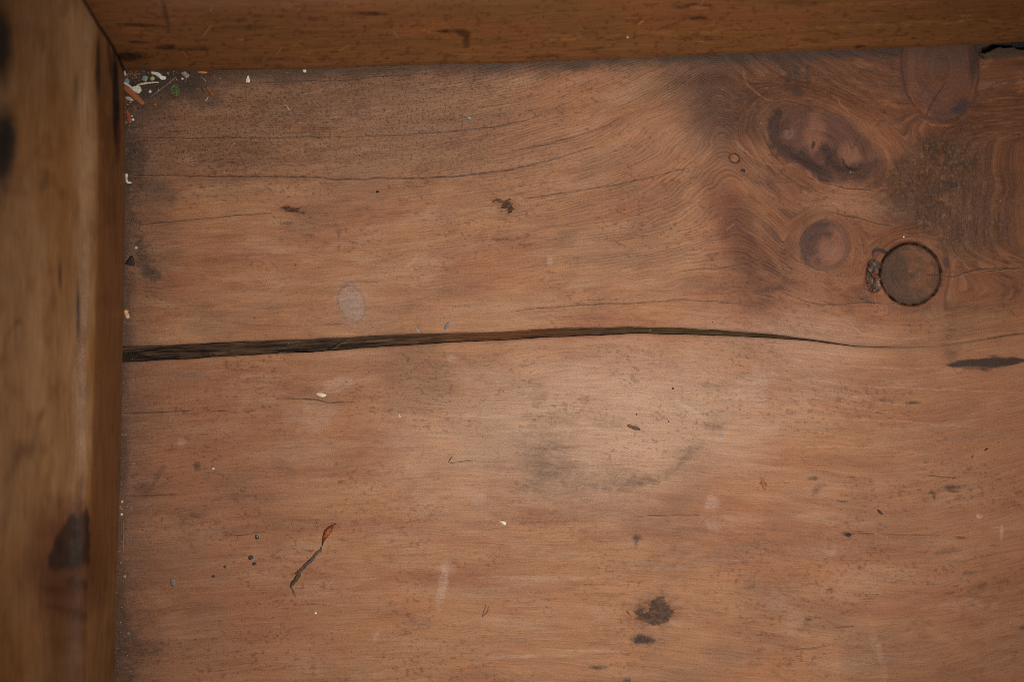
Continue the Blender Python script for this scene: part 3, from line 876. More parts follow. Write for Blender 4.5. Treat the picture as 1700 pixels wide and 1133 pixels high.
# body of the plank below the worked face
x0, x1 = (170 - 850) * S, (1849 - 850) * S
bm = bmesh.new()
v = [bm.verts.new(p) for p in [(x0, (566 - 1224) * S, -.016), (x1, (566 - 1224) * S, -.016), (x1, (566 - 50) * S, -.016), (x0, (566 - 104) * S, -.016),
                               (x0, (566 - 1224) * S, -.022), (x1, (566 - 1224) * S, -.022), (x1, (566 - 50) * S, -.022), (x0, (566 - 104) * S, -.022)]]
for f in [(0, 1, 2, 3), (7, 6, 5, 4), (0, 4, 5, 1), (1, 5, 6, 2), (2, 6, 7, 3), (3, 7, 4, 0)]:
    bm.faces.new([v[i] for i in f])
me = bpy.data.meshes.new('board_underside')
bm.to_mesh(me)
bm.free()
me.materials.append(plain_mat((92, 64, 44), .8, .3, 60.))
uo = bpy.data.objects.new('board_underside', me)
col.objects.link(uo)
uo.parent = board


# ------------------------------------------------------------------ rails
def loft(stations, knots_row, sub, painter, name, label, dark=None):
    """stations: list of rows, each a list of (px, py, z); rows are splined along, points across"""
    A = np.array(stations, float)           # n_st, n_pt, 3
    n_st, n_pt, _ = A.shape
    # resample along the rail
    cols = []
    for j in range(n_pt):
        cols.append(catmull([tuple(p) for p in A[:, j]], sub))
    B = np.stack(cols, 1)                    # n, n_pt, 3
    # resample across (linear with small rounding at the arris)
    rows = []
    for (a, b, n) in knots_row:
        t = np.linspace(0, 1, n, endpoint=False)[None, :, None]
        rows.append(B[:, a:a + 1] * (1 - t) + B[:, b:b + 1] * t)
    rows.append(B[:, n_pt - 1:n_pt])
    G = np.concatenate(rows, 1)
    # round the arris by smoothing across
    for _ in range(26):
        G[:, 1:-1] = G[:, 1:-1] * .5 + .25 * (G[:, :-2] + G[:, 2:])
    nr, ncc, _ = G.shape
    sh = Sheet(G[..., 0].ravel(), G[..., 1].ravel())
    painter(sh)
    Zz = G[..., 2].ravel()
    k = S * (H - Zz) / H
    co = np.stack([(sh.X - 850) * k, (566 - sh.Y) * k, Zz], 1)
    co[:, 2] += sh.h * S
    return co, grid_faces(nr, ncc), sh, (nr, ncc)


def paint_left(s):
    X, Y = s.X, s.Y
    s.phi = X * 1.0 + (fbm(Y / 260., X / 40., 4, 3) - .5) * 22
    side = sst(-3, 3, X - np.interp(Y, AL[:, 1], AL[:, 0]))
    s.fill((140, 98, 62))
    s.mix((132, 92, 56), .6 * sst(.4, .65, fbm(X / 24., Y / 200., 1, 4)))
    s.mix((158, 116, 78), .6 * sst(.45, .7, fbm(X / 30., Y / 160., 2, 4)) * (1 - side))
    s.mix((132, 84, 38), .5 * sst(.5, .7, fbm(X / 60., Y / 120., 3, 3)))
    s.mix((122, 76, 36), .6 * (1 - sst(0, 200, Y)) * (1 - sst(20, 120, X)))
    s.mix((122, 76, 34), .8 * (1 - sst(10, 70, X)) * sst(820, 1100, Y))
    s.mix((112, 70, 38), .72 * side)
    s.mix((134, 94, 56), .7 * side * sst(800, 950, Y))
    s.mul((.7, .62, .54), .25 * sst(.54, .66, fbm(X / 7., Y / 50., 141, 4)))
    s.mul((.75, .66, .58), .6 * sst(.56, .68, fbm(X / 26., Y / 50., 145, 4)))
    s.mul((1.15, 1.12, 1.08), .25 * sst(.56, .68, fbm(X / 5., Y / 40., 142, 4)))
    s.gloss[:] = .1
    s.gloss += .95 * sst(50, 130, X) * (1 - side) * np.exp(-((Y - 620 + (X - 140) * 1.2) / 150.) ** 2)
    s.gloss += 2.0 * (fbm(X / 9., Y / 14., 143, 3) - .5)
    d = (34, 24, 16)
    for (x, y, rx, ry, ro, a) in [(2, 75, 17, 66, 0, .97), (9, 235, 17, 56, 3, .97), (-4, 250, 20, 70, 0, .8), (72, 70, 4, 18, 0, .35), (125, 150, 3.5, 28, 0, .5), (163, 110, 4, 48, 0, .75), (145, 190, 2.5, 22, 0, .3),
                                  (100, 452, 2.6, 26, 0, .7), (130, 520, 3.2, 44, 0, .8), (68, 690, 5, 16, 22, .5), (50, 748, 8, 16, 22, .45), (29, 534, 6, 5, 0, .6), (75, 300, 5, 20, 14, .35), (187, 712, 2, 8, 0, .5),
                                  (25, 770, 7, 40, 25, .35), (12, 850, 6, 34, 8, .3)]:
        s.blob(x, y, rx, ry, d if a > .6 else (66, 42, 22), a, ro, soft=.6, wob=.3, wl=14, seed=int(y))
    s.line([(10, 575), (14, 555), (24, 540), (33, 533)], 3, (84, 52, 28), .5, jag=1)
    # dark streak down the side beside the joint
    s.blob(193, 170, 5.5, 88, (30, 18, 14), .97, -1.5, soft=.45, wob=.2, seed=3)
    s.blob(183, 100, 4, 34, (60, 32, 18), .7, -6, soft=.5, seed=4)
    s.blob(196, 235, 3, 30, (110, 50, 20), .5, 0, soft=.5, seed=5)
    s.blob(128, 880, 5, 66, (70, 32, 14), .55, 6, soft=.7, wob=.4, seed=61)
    # joint
    i_, dd_, t_ = s.pdist([(p[0], p[1]) for p in MIT], 20, 1, 9, 3)
    s.mix((34, 22, 14), .85 * (1 - sst(.5, 4.5, dd_)), i_)
    # the dark burl low on the rail
    s.blob(112, 915, 58, 80, (92, 48, 24), .85, 0, soft=.6, wob=.3, wl=25, seed=6)
    s.blob(104, 960, 60, 60, (84, 46, 22), .7, 0, soft=.7, wob=.3, wl=25, seed=16)
    t = sst(.5, .62, fbm(X / 60., (Y - X * .12) / 9., 13, 3))
    m = sst(60, 95, X) * (1 - side) * sst(930, 960, Y) * (1 - sst(1010, 1090, Y))
    s.mix((52, 26, 12), .95 * m * t)
    s.mix((84, 46, 22), .75 * sst(40, 100, X) * (1 - side) * sst(930, 990, Y))
    s.mix((126, 88, 52), .4 * sst(1040, 1090, Y) * (1 - side) * sst(30, 70, X) * (1 - t))
    s.h[:] = (fbm(X / 40., Y / 150., 8, 3) - .5) * 4
    s.ring[:] = .05
    s.dirt[:] = .1
    s.c = np.clip(s.c, .003, .9)


def burl_d(x, y):
    # rises to a point at the arris, flat below
    px = [(143, 838), (149, 862), (149, 900), (148, 938), (125, 942), (98, 946), (78, 944), (82, 922), (92, 894), (108, 868), (124, 846), (132, 860)]
    inside = np.zeros(len(x), bool)
    j = len(px) - 1
    x = x + (fbm(x / 12., y / 12., 3, 3) - .5) * 12
    y = y + (fbm(x / 12., y / 12., 4, 3) - .5) * 12
    for i in range(len(px)):
        xi, yi = px[i]
        xj, yj = px[j]
        c = ((yi > y) != (yj > y)) & (x < (xj - xi) * (y - yi) / (yj - yi + 1e-9) + xi)
        inside ^= c
        j = i
    return inside


def paint_top(s):
    X, Y = s.X, s.Y
    ft = np.interp(X, FT[:, 0], FT[:, 1])
    v = ft - Y
    s.phi = v * 1.1 + (fbm(X / 220., Y / 40., 4, 3) - .5) * 16
    s.fill((124, 79, 49))
    s.mix((118, 80, 42), .6 * sst(.4, .65, fbm(X / 200., Y / 20., 1, 4)))
    s.mix((136, 84, 46), .5 * sst(.5, .7, fbm(X / 160., Y / 30., 2, 4)))
    s.mix((100, 64, 30), .5 * sst(1300, 1650, X))
    side = 1 - sst(-3, 3, v - 38)
    s.mix((130, 84, 48), .4 * side)
    s.mix((88, 54, 28), .5 * (1 - sst(0, 9, v)))
    # highlight along the arris painted as a broken pale line
    s.mix((160, 110, 66), .35 * (1 - sst(1, 7, np.abs(v - 39))) * sst(.45, .6, fbm(X / 12., Y / 3., 5, 3)) * sst(700, 1000, X))
    d = (38, 25, 17)
    for (x, y, rx, ry, ro, a) in [(745, 51, 22, 2.6, 1, .85), (770, 54, 12, 6, 20, .75), (774, 68, 6, 11, 0, .6), (618, 22, 26, 3, 2, .75), (600, 22, 36, 5, 0, .3), (606, 44, 3, 2, 0, .7), (643, 96, 4, 2, 0, .8), (1152, 10, 28, 5, 0, .7),
                                  (1150, 14, 14, 2.5, 0, .0), (1157, 29, 16, 3, -2, .9), (275, 22, 4, 26, -14, .55), (230, 41, 34, 3, 2, .8), (228, 69, 20, 2.2, 2, .9), (275, 77, 18, 4.5, 0, .85), (320, 80, 30, 3, 0, .5),
                                  (215, 93, 26, 7.5, 0, .92), (1430, 76, 10, 2, -3, .8), (1330, 4, 40, 4, 0, .4), (1517, 62, 4, 1.5, 0, .8), (980, 80, 34, 2, -4, .5), (900, 93, 40, 3, -3, .5), (450, 98, 50, 3, 0, .35), (400, 44, 50, 3, 0, .3)]:
        s.blob(x, y, rx, ry, d, a, ro, soft=.5, wob=.35, wl=8, seed=int(x), brk=.25)
    s.blob(1158, 12, 16, 2.6, (176, 112, 70), .7, 0, soft=.5, seed=9)
    s.blob(1450, 5, 130, 2.5, (166, 104, 64), .35, -1, soft=.5, seed=19, brk=.8)
    s.blob(225, 50, 22, 6, (146, 84, 52), .5, 4, soft=.5, seed=10)
    s.line([(1085, 52), (1110, 42), (1138, 31)], 1.2, (70, 44, 26), .6)
    for k in range(55):
        x = RNG.uniform(200, 1700)
        y = RNG.uniform(0, 100)
        a = RNG.uniform(-1.2, 1.2) if k % 3 else RNG.uniform(-.1, .05)
        L = RNG.uniform(4, 18)
        s.line([(x, y), (x + L * math.cos(a), y - L * math.sin(a))], .7, (176, 128, 84) if k % 4 else (70, 42, 24), RNG.uniform(.25, .6), jag=1.5, seed=k)
    i_, dd_, t_ = s.pdist([(p[0], p[1]) for p in MIT], 20, 1, 9, 3)
    s.mix((30, 19, 12), .85 * (1 - sst(.5, 4.5, dd_)), i_)
    s.mul((.78, .72, .66), .4 * sst(.55, .68, fbm(X / 70., Y / 6., 151, 5)))
    s.mul((1.2, 1.15, 1.1), .3 * sst(.56, .68, fbm(X / 50., Y / 4., 152, 5)))
    s.mul((.6, .55, .5), .7 * sst(.64, .7, fbm(X / 9., Y / 4., 153, 3)))
    s.mul((.93, .88, .8), np.ones(len(X)))
    s.line([(337, 60), (345, 48), (351, 40)], 2, (170, 118, 76), .45)
    s.line([(1060, 40), (1068, 32)], 1.5, (200, 130, 90), .6)
    s.blob(1042, 61, 1.6, 1.6, (220, 200, 170), .9, seed=1)
    s.gloss[:] = .3
    s.h[:] = (fbm(X / 150., Y / 30., 8, 3) - .5) * 3
    s.ring[:] = .1
    s.dirt[:] = .25
    s.c = np.clip(s.c, .003, .9)


# the mitre where both rails meet: same points for both
MIT = [(207, 117, .0006), (189, 80, .026), (163, 40, .040), (139, 0, .050), (96, -72, .064)]


def left_rail():
    ys = [116, 180, 260, 350, 450, 560, 680, 800, 930, 1060, 1250]
    st = [[MIT[0], MIT[1], MIT[2], MIT[3], MIT[4]]]
    st[0] = [MIT[0], MIT[1], MIT[2], (153, 24, .043), MIT[3], MIT[4]]
    for k, y in enumerate(ys[1:]):
        f = np.interp(y, FL[:, 1], FL[:, 0])
        a = np.interp(y, AL[:, 1], AL[:, 0])
        st.append([(f, y, .0006), (f - (f - a) * .5, y, .020), (a, y, .038), (a - 32, y, .0415), (a - 85, y, .0555), (-75, y, .086)])
    # bring the start of the rail in smoothly
    f = 207
    st.insert(1, [(207, 140, .0006), (187, 118, .021), (162.5, 90, .0385), (134, 68, .043), (96, 26, .055), (-50, -60, .083)])
    co, F, sh, shp = loft(st, [(0, 1, 14), (1, 2, 14), (2, 3, 12), (3, 4, 18), (4, 5, 26)], 60, paint_left, '', '')
    root = empty('wooden_rail', 'blurred brown rail running down the left edge with a dark burl low on it', 'rail', group='rails framing the board')
    cx = sh.X[F].mean(1)
    cy = sh.Y[F].mean(1)
    own = burl_d(cx, cy)
    vi = burl_d(sh.X, sh.Y)
    sh.mix((40, 24, 15), .88 * vi * (.7 + .6 * fbm(sh.X / 12., sh.Y / 20., 5, 3)).clip(0, 1))
    sh.mix((84, 58, 44), .3 * vi * (1 - sst(.5, 1.1, np.hypot((sh.X - 134) / 9., (sh.Y - 890) / 26.))))
    # soften the burl's edge
    G = sh.c.reshape(shp[0], shp[1], 3)
    for _ in range(6):
        G[1:-1] = G[1:-1] * .5 + .25 * (G[:-2] + G[2:])
    sh.c = G.reshape(-1, 3)
    for nm, sel, lb in (('rail_body', ~own, None), ('burl', own, 'dark brown burl with greyish centre')):
        f = F[sel]
        u, inv = np.unique(f, return_inverse=True)
        o = mesh_obj(nm, co[u], inv.reshape(-1, 4), M_rail, root, sh, u)
        if lb:
            o['label'] = lb
    back_of(co, shp, root, (-.012, 0))
    return root


def back_of(co, shp, root, off):
    """outer side, underside and ends of a rail, so that it is a solid bar"""
    C = co.reshape(shp[0], shp[1], 3)[::6]
    n = len(C)
    top = C[:, -1] + np.array([0, 0, -.0002])
    out = top + np.array([off[0], off[1], -.004])
    bot = out.copy()
    bot[:, 2] = -.02
    ft = C[:, 0].copy()
    inn = ft.copy()
    inn[:, 2] = .0006
    inn[:, 0] += off[0] * .15
    inn[:, 1] += off[1] * .15
    low = inn.copy()
    low[:, 2] = .0006
    rows = np.stack([top, out, bot], 1)
    V = rows.reshape(-1, 3)
    F = grid_faces(n, 3)
    sh = Sheet(np.zeros(len(V)), np.zeros(len(V)))
    sh.X = V[:, 0] / S + 850
    sh.Y = 566 - V[:, 1] / S
    sh.phi = V[:, 2] / S
    sh.fill((124, 84, 48))
    mesh_obj('rail_back', V, F, M_rail, root, sh)


left_rail()


def top_rail():
    st = [[(p[0] + .6, p[1] - 1.0, p[2]) for p in MIT]]
    st[0] = [(204, 116, .0002), (184, 80, .023), (158, 40, .037), (134, 0, .047), (90, -72, .061)]
    for k, x in enumerate([300, 420, 560, 700, 850, 1000, 1150, 1300, 1450, 1620, 1880]):
        f = np.interp(x, FT[:, 0], FT[:, 1])
        e = math.exp(-(x - 200) / 160.)
        z1, z2, z3 = .015 + .010 * e, .0275 + .0095 * e, .039 + .007 * e
        st.append([(x, f, .0006), (x, f - 38, z1), (x, f - 72, z2), (x, f - 110, z3), (x, -75, z3 + .006)])
    st.insert(1, [(235, 116, .0006), (226, 79, .0255), (214, 42, .036), (204, 2, .046), (190, -75, .058)])
    co, F, sh, shp = loft(st, [(0, 1, 22), (1, 2, 16), (2, 3, 16), (3, 4, 12)], 80, paint_top, '', '')
    root = empty('wooden_rail', 'straight brown rail along the top edge with a small dark bent stain', 'rail', group='rails framing the board')
    mesh_obj('rail_body', co, F, M_rail, root, sh)
    back_of(co, shp, root, (0, .012))
    return root


top_rail()


# ------------------------------------------------------------------ small things lying on the board
rnd = random.Random(5)
HU = coU[:, 2].reshape(290, nc)
HL = coL[:, 2].reshape(400, nc)


def surf(px, py):
    """height of the board's face under a point (arrays or numbers)"""
    px = np.asarray(px, float)
    py = np.asarray(py, float)
    ci = np.clip(((px - xs[0]) / STEP).round().astype(int), 0, nc - 1)
    tu = (py - ytop[ci]) / (ct[ci] - ytop[ci])
    tl = (py - cb[ci]) / (1225. - cb[ci])
    ru = np.clip((tu * 289).round().astype(int), 0, 289)
    rl = np.clip((tl * 399).round().astype(int), 0, 399)
    return np.where(py < 0.5 * (ct[ci] + cb[ci]), HU[ru, ci], HL[rl, ci])


def under(px, py, arrU, arrL):
    px = np.asarray(px, float)
    py = np.asarray(py, float)
    ci = np.clip(((px - xs[0]) / STEP).round().astype(int), 0, nc - 1)
    ru = np.clip(((py - ytop[ci]) / (ct[ci] - ytop[ci]) * 289).round().astype(int), 0, 289)
    rl = np.clip(((py - cb[ci]) / (1225. - cb[ci]) * 399).round().astype(int), 0, 399)
    q = py < 0.5 * (ct[ci] + cb[ci])
    a = arrU[ru * nc + ci]
    b = arrL[rl * nc + ci]
    return np.where(q[:, None] if a.ndim == 2 else q, a, b)


def rest(px, py, r):
    a = np.linspace(0, 6.28, 9)
    return float(max(np.median(surf(px + r * np.cos(a), py + r * np.sin(a))), surf(px, py) - .0003))



def place(name, bm, mat, px, py, label=None, cat=None, group=None, parent=None, smooth=True):
    """link a bmesh whose coordinates are photograph pixels round (px, py) (y down) as one object resting on the board"""
    for v in bm.verts:
        v.co = Vector((v.co.x * S, -v.co.y * S, v.co.z * S))
    bmesh.ops.recalc_face_normals(bm, faces=bm.faces)
    me = bpy.data.meshes.new(name)
    bm.to_mesh(me)
    bm.free()
    for p in me.polygons:
        p.use_smooth = smooth
    me.materials.append(mat)
    o = bpy.data.objects.new(name, me)
    col.objects.link(o)
    if parent is None:
        o.location = ((px - 850) * S, (566 - py) * S, rest(px, py, 3) + .00005)
    else:
        o.parent = parent
        o.location = ((px - 850) * S - parent.location.x, (566 - py) * S - parent.location.y, 0)
    if label:
        o['label'] = label
        o['category'] = cat
        if group:
            o['group'] = group
    return o


def flake_bm(pts, th, curl=0., jit=.5, lift=0., n=4):
    P = catmull(list(pts) + [pts[0]], n)[:-1]
    c = P.mean(0)
    P = P - c
    bm = bmesh.new()
    R = np.abs(P).max()
    rings = []
    a0 = rnd.uniform(0, 6.28)
    tilt = (math.cos(a0) * lift, math.sin(a0) * lift)

    def zz(x, y, z):
        return z + curl * ((x * x + y * y) / (R * R)) + max(0, x * tilt[0] + y * tilt[1]) / R

    for f, z in ((1, .15), (1, th * .65), (.82, th), (.42, th * 1.1)):
        r = []
        for q in P:
            j = jit if f < 1 else jit * .35
            x = q[0] * f + rnd.uniform(-j, j) * .5
            y = q[1] * f + rnd.uniform(-j, j) * .5
            r.append(bm.verts.new((x, y, zz(x, y, z + (rnd.uniform(-.25, .25) * th if f < 1 else 0)))))
        rings.append(r)
    m = len(P)
    for a, b in zip(rings[:-1], rings[1:]):
        for i in range(m):
            bm.faces.new((a[i], a[(i + 1) % m], b[(i + 1) % m], b[i]))
    top = bm.verts.new((0, 0, zz(0, 0, th)))
    bot = bm.verts.new((0, 0, zz(0, 0, .1)))
    for i in range(m):
        bm.faces.new((rings[-1][i], rings[-1][(i + 1) % m], top))
        bm.faces.new((rings[0][(i + 1) % m], rings[0][i], bot))
    return bm, c


def flake(name, label, cat, pts, th, rgb, curl=0., group=None, rough=.6, parent=None, jit=.5, lift=0., n=4, var=.3):
    bm, c = flake_bm(pts, th, curl, jit, lift, n)
    return place(name, bm, plain_mat(rgb, rough, var), c[0], c[1], label, cat, group, parent)


def tube_bm(pts, radii, seg=7, jit=.12, n=5):
    """pts (px, py, z px)"""
    P = catmull(pts, n)
    Rr = np.interp(np.linspace(0, 1, len(P)), np.linspace(0, 1, len(radii)), radii)
    c = P.mean(0)
    c[2] = 0
    P = P - c
    bm = bmesh.new()
    prev = None
    first = None
    for k in range(len(P)):
        d = Vector(P[min(k + 1, len(P) - 1)] - P[max(k - 1, 0)]).normalized()
        a = d.cross(Vector((0, 0, 1)))
        if a.length < .01:
            a = Vector((1, 0, 0))
        a.normalize()
        b = d.cross(a).normalized()
        ring = []
        for i in range(seg):
            t = 2 * math.pi * i / seg
            r = Rr[k] * (1 + rnd.uniform(-jit, jit))
            ring.append(bm.verts.new(Vector(P[k]) + a * math.cos(t) * r + b * math.sin(t) * r))
        if prev:
            for i in range(seg):
                bm.faces.new((prev[i], prev[(i + 1) % seg], ring[(i + 1) % seg], ring[i]))
        else:
            first = ring
        prev = ring
    bm.faces.new(first[::-1])
    bm.faces.new(prev)
    return bm, c


def stick(name, label, cat, pts, radii, rgb, group=None, parent=None, rough=.7, jit=.15, var=.35, seg=7):
    bm, c = tube_bm(pts, radii, seg, jit)
    return place(name, bm, plain_mat(rgb, rough, var), c[0], c[1], label, cat, group, parent)


def crumb_bm(rx, ry, rz, rot=0., jit=.2, sub=2):
    bm = bmesh.new()
    bmesh.ops.create_icosphere(bm, subdivisions=sub, radius=1)
    a = math.radians(rot)
    for v in bm.verts:
        f = 1 + rnd.uniform(-jit, jit)
        x, y, z = v.co.x * f * rx, v.co.y * f * ry, v.co.z * f * rz + rz * .8
        v.co = (x * math.cos(a) - y * math.sin(a), x * math.sin(a) + y * math.cos(a), max(z, 0))
    return bm


def crumb(name, label, cat, px, py, rx, ry, rz, rgb, rot=0., group=None, parent=None, jit=.16, rough=.6, var=.3):
    return place(name, crumb_bm(rx, ry, rz, rot, jit), plain_mat(rgb, rough, var), px, py, label, cat, group, parent)


WHITE = (210, 202, 182)
CREAM = (232, 206, 160)
ORANGE = (160, 90, 54)
g_c = 'litter gathered in the corner of the rails'
# --- corner litter
flake('wood_splinter', 'thick orange wood splinter slanting out of the corner', 'splinter', [(207, 141), (212, 142), (226, 153), (238, 166), (241, 170), (239, 174), (234, 173), (222, 163), (210, 152), (206, 147)], 3.2, ORANGE, group=g_c, n=3, var=.2)
flake('paint_chip', 'forked white chip with a long pale spike, largest in the corner', 'chip', [(207, 135), (214, 139), (222, 145), (228, 142), (233, 143), (236, 149), (232, 155), (226, 153), (218, 147), (212, 142), (207, 139)], 3.2, WHITE, group=g_c)
stick('bone_sliver', 'thin cream sliver lying across the forked white chip', 'sliver', [(229, 141, 3.), (242, 138.5, 4), (254, 137, 3.5), (265, 136.5, 2.5)], [1.6, 1.9, 1.5, .8], (214, 200, 166), group=g_c)
flake('paint_chip', 'long white chip with a knobbed end under the top rail', 'chip', [(251, 118), (258, 118.5), (266, 121), (271, 126), (276, 127), (275, 131), (269, 132), (264, 128), (258, 124), (252, 122)], 2.8, (222, 216, 200), group=g_c)
crumb('pebble', 'rounded beige crumb left of the knobbed white chip', 'crumb', 253.5, 130, 4.2, 3.6, 2.6, (186, 172, 138), -20, g_c)
flake('slate_chip', 'pale bluish grey chip between the corner and the beige crumb', 'chip', [(237, 126), (243, 125), (246, 129), (243, 135), (238, 133)], 1.6, (134, 142, 138), group=g_c)
flake('slate_chip', 'flat bluish grey chip at the very corner beside the left rail', 'chip', [(207, 131), (212, 130), (216, 134), (213, 139), (208, 138)], 1.6, (120, 132, 138), group=g_c)
crumb('plaster_grain', 'round white grain under the tip of the cream sliver', 'grain', 250, 152, 2.7, 2.6, 2.1, (222, 216, 204), 0, g_c)
stick('dry_twig', 'thin straight grey twig beside the green moss tuft', 'twig', [(249, 161, 1.3), (262, 152, 1.8), (277, 141, 2.2), (292, 128, 2.5)], [1.1, 1.5, 1.4, 1.0], (128, 106, 98), group=g_c)
# moss
mo = empty('moss_tuft', 'small round tuft of green moss near the corner', 'moss', ((292 - 850) * S, (566 - 149) * S, rest(292, 149, 5)), g_c)
bm = crumb_bm(6.5, 8, 2.4, 10, .25)
place('moss_base', bm, plain_mat((84, 94, 50), .9, .4), 292, 149, parent=mo)
bm = bmesh.new()
for k in range(150):
    a = rnd.uniform(0, 6.28)
    r = math.sqrt(rnd.random())
    x, y = math.cos(a) * r * 7, math.sin(a) * r * 8.6
    z = 2.8 * (1 - r * r) + .8
    b = a + rnd.uniform(-1, 1)
    L = rnd.uniform(1.6, 3.4)
    w = .38
    dx, dy = math.cos(b) * L, math.sin(b) * L
    v = [bm.verts.new((x - dy / L * w, y + dx / L * w, z)), bm.verts.new((x + dy / L * w, y - dx / L * w, z)), bm.verts.new((x + dx, y + dy, z + rnd.uniform(.2, 2.)))]
    bm.faces.new(v)
mf = place('moss_leaves', bm, plain_mat((128, 140, 84), .8, .45), 292, 149, parent=mo)
mf['kind'] = 'stuff'
stick('pine_scale', 'curved orange brown shaving lying in the dark corner', 'shaving', [(217, 117, 1.5), (220, 122, 2.4), (225, 125, 2.4), (229, 129, 1.5)], [1.2, 2.0, 1.6, .8], (150, 88, 40), group=g_c)
crumb('seed_husk', 'amber husk below the grey twig', 'husk', 258, 173, 3.6, 3., 2.2, (168, 90, 34), 30, g_c, rough=.35)
stick('wood_shaving', 'short brown shaving under the thick orange splinter', 'shaving', [(219, 172, 1.5), (223, 176, 2.2), (227, 180, 1.3)], [1.2, 2., 1.], (146, 82, 44), group=g_c)
flake('bark_flake', 'upright rust coloured flake against the left rail', 'flake', [(209, 182), (214, 182), (217, 190), (219, 201), (216, 205), (211, 198)], 2., (140, 74, 44), group=g_c)
crumb('plaster_grain', 'round white grain right of the rust coloured flake', 'grain', 221, 198, 2.6, 2.5, 2.1, (226, 222, 210), 0, g_c)
crumb('plaster_grain', 'smaller white grain just above the round one by the rust flake', 'grain', 219, 192, 1.8, 1.4, 1.2, (200, 194, 182), 0, g_c)
flake('paint_chip', 'dull pinkish white chip tucked below the thick orange splinter', 'chip', [(209, 160), (215, 160), (221, 164), (222, 167), (214, 166), (209, 164)], 1.5, (182, 160, 144), group=g_c)
flake('paint_chip', 'small white chip on edge beside the left rail at the corner', 'chip', [(206, 117), (209, 118), (210.5, 124), (208, 125), (206, 121)], 2.2, (196, 186, 164), group=g_c)
flake('lint_flake', 'crumpled pinkish grey flake under the top rail', 'flake', [(300, 121), (306, 118), (312, 121), (315, 125), (311, 129), (306, 127), (303, 124)], 3., (160, 138, 126), group=g_c, curl=1., jit=1.6)
crumb('plaster_grain', 'white angular grain below the crumpled grey flake', 'grain', 303, 130, 2.2, 1.8, 1.6, (230, 222, 210), 20, g_c)
crumb('grit', 'tan grain between the knobbed white chip and the grey flake', 'grain', 279, 121, 2.6, 2, 1.4, (160, 124, 92), 10, g_c)
flake('straw_piece', 'flat tan sliver lying along the top rail', 'sliver', [(328, 118), (336, 117), (344, 119), (341, 121), (330, 120.5)], 1.6, (190, 128, 62), group=g_c)
crumb('resin_bead', 'tiny deep red bead at the end of the litter', 'bead', 350, 123.5, 2.6, 2.2, 1.6, (150, 34, 20), 0, g_c, rough=.25)
dl = [(342, 142), (346, 142), (351, 149), (356, 155), (358, 160), (354, 159), (348, 154), (343, 147)]
flake('dried_leaf', 'narrow folded brown leaf right of the moss tuft', 'leaf', dl, 2.2, (142, 84, 40), group=g_c, curl=.8)
stick('straw_piece', 'tiny pale straw bit below the folded leaf', 'straw', [(341, 167, .8), (344, 164, 1.2), (346, 160, .8)], [.7, 1.1, .5], (214, 178, 134), group=g_c)
stick('straw_piece', 'thin yellowish stalk above the folded leaf', 'straw', [(333, 127, .8), (338, 130, 1.5), (343, 134, .8)], [.6, .9, .5], (150, 128, 84), group=g_c)
stick('rootlet', 'dark curved rootlet across the folded leaf', 'rootlet', [(334, 145, .8), (337, 150, 1.5), (339, 154, .8)], [.8, 1.2, .6], (92, 56, 32), group=g_c)
V, F = [], []
rs = np.random.RandomState(8)
for k in range(230):
    q = rs.rand()
    if q < .6:
        x, y = 208 + rs.exponential(38), 118 + rs.exponential(14)
    else:
        x, y = 208 + rs.exponential(8), 118 + rs.exponential(60)
    x = min(x, 380)
    L, wd, a = rs.uniform(.7, 3.4), rs.uniform(.4, .9), rs.uniform(0, 3.14)
    if rs.rand() < .25:
        L, wd = rs.uniform(3, 8), .35
    zr = float(surf(x, y))
    b = len(V)
    for (u, v, w) in ((L, 0, .6), (0, wd, .5), (-L, 0, .6), (0, -wd, .5), (0, 0, 1.6), (0, 0, -.5)):
        V.append(((x + u * math.cos(a) - v * math.sin(a) - 850) * S, (566 - y - u * math.sin(a) - v * math.cos(a)) * S, zr + .00005 + w * S))
    for f in ((0, 1, 4), (1, 2, 4), (2, 3, 4), (3, 0, 4), (1, 0, 5), (2, 1, 5), (3, 2, 5), (0, 3, 5)):
        F.append([b + i for i in f])
V, F = np.array(V), np.array(F).reshape(-1, 8, 3)
for sel, rgb, lb in ((slice(0, 120), (84, 56, 34), 'dark brown needle bits and crumbs filling the corner between the rails'), (slice(120, 185), (150, 96, 52), 'orange brown shreds strewn in the corner between the rails'),
                     (slice(185, 230), (196, 180, 152), 'pale grains strewn in the corner between the rails')):
    f = F[sel].reshape(-1, 3)
    u, inv = np.unique(f, return_inverse=True)
    o = mesh_obj('corner_crumbs', V[u], inv.reshape(-1, 3), plain_mat(rgb, .7, .45), smooth=False)
    o['kind'] = 'stuff'
    o['label'] = lb
    o['category'] = 'crumbs'
# --- litter along the left rail
g_l = 'chips along the left rail'
flake('paint_chip', 'white upright chip by the left rail level with the first crack', 'chip', [(208, 287), (212, 288), (211.5, 296), (212, 301), (208.5, 302)], 2., WHITE, group=g_l)
flake('paint_chip', 'flat white chip just below the upright one by the left rail', 'chip', [(210, 300), (217, 301), (218, 303.5), (211, 304)], 1.4, (220, 214, 198), group=g_l)
flake('wood_flake', 'pale pink wood flake by the left rail above the wide end of the crack', 'flake', [(206, 515), (211, 514), (215.5, 526), (211, 529), (207, 522)], 1.6, (206, 158, 122), group=g_l)
flake('bark_flake', 'black three cornered flake touching the left rail', 'flake', [(207, 438), (213, 430), (219, 424), (223, 432), (223, 441), (214, 440)], 2.2, (38, 24, 17), group=g_l)
crumb('plaster_grain', 'white grain beside the black three cornered flake', 'grain', 226, 411, 2.8, 2.5, 1.8, (190, 190, 180), 0, g_l)
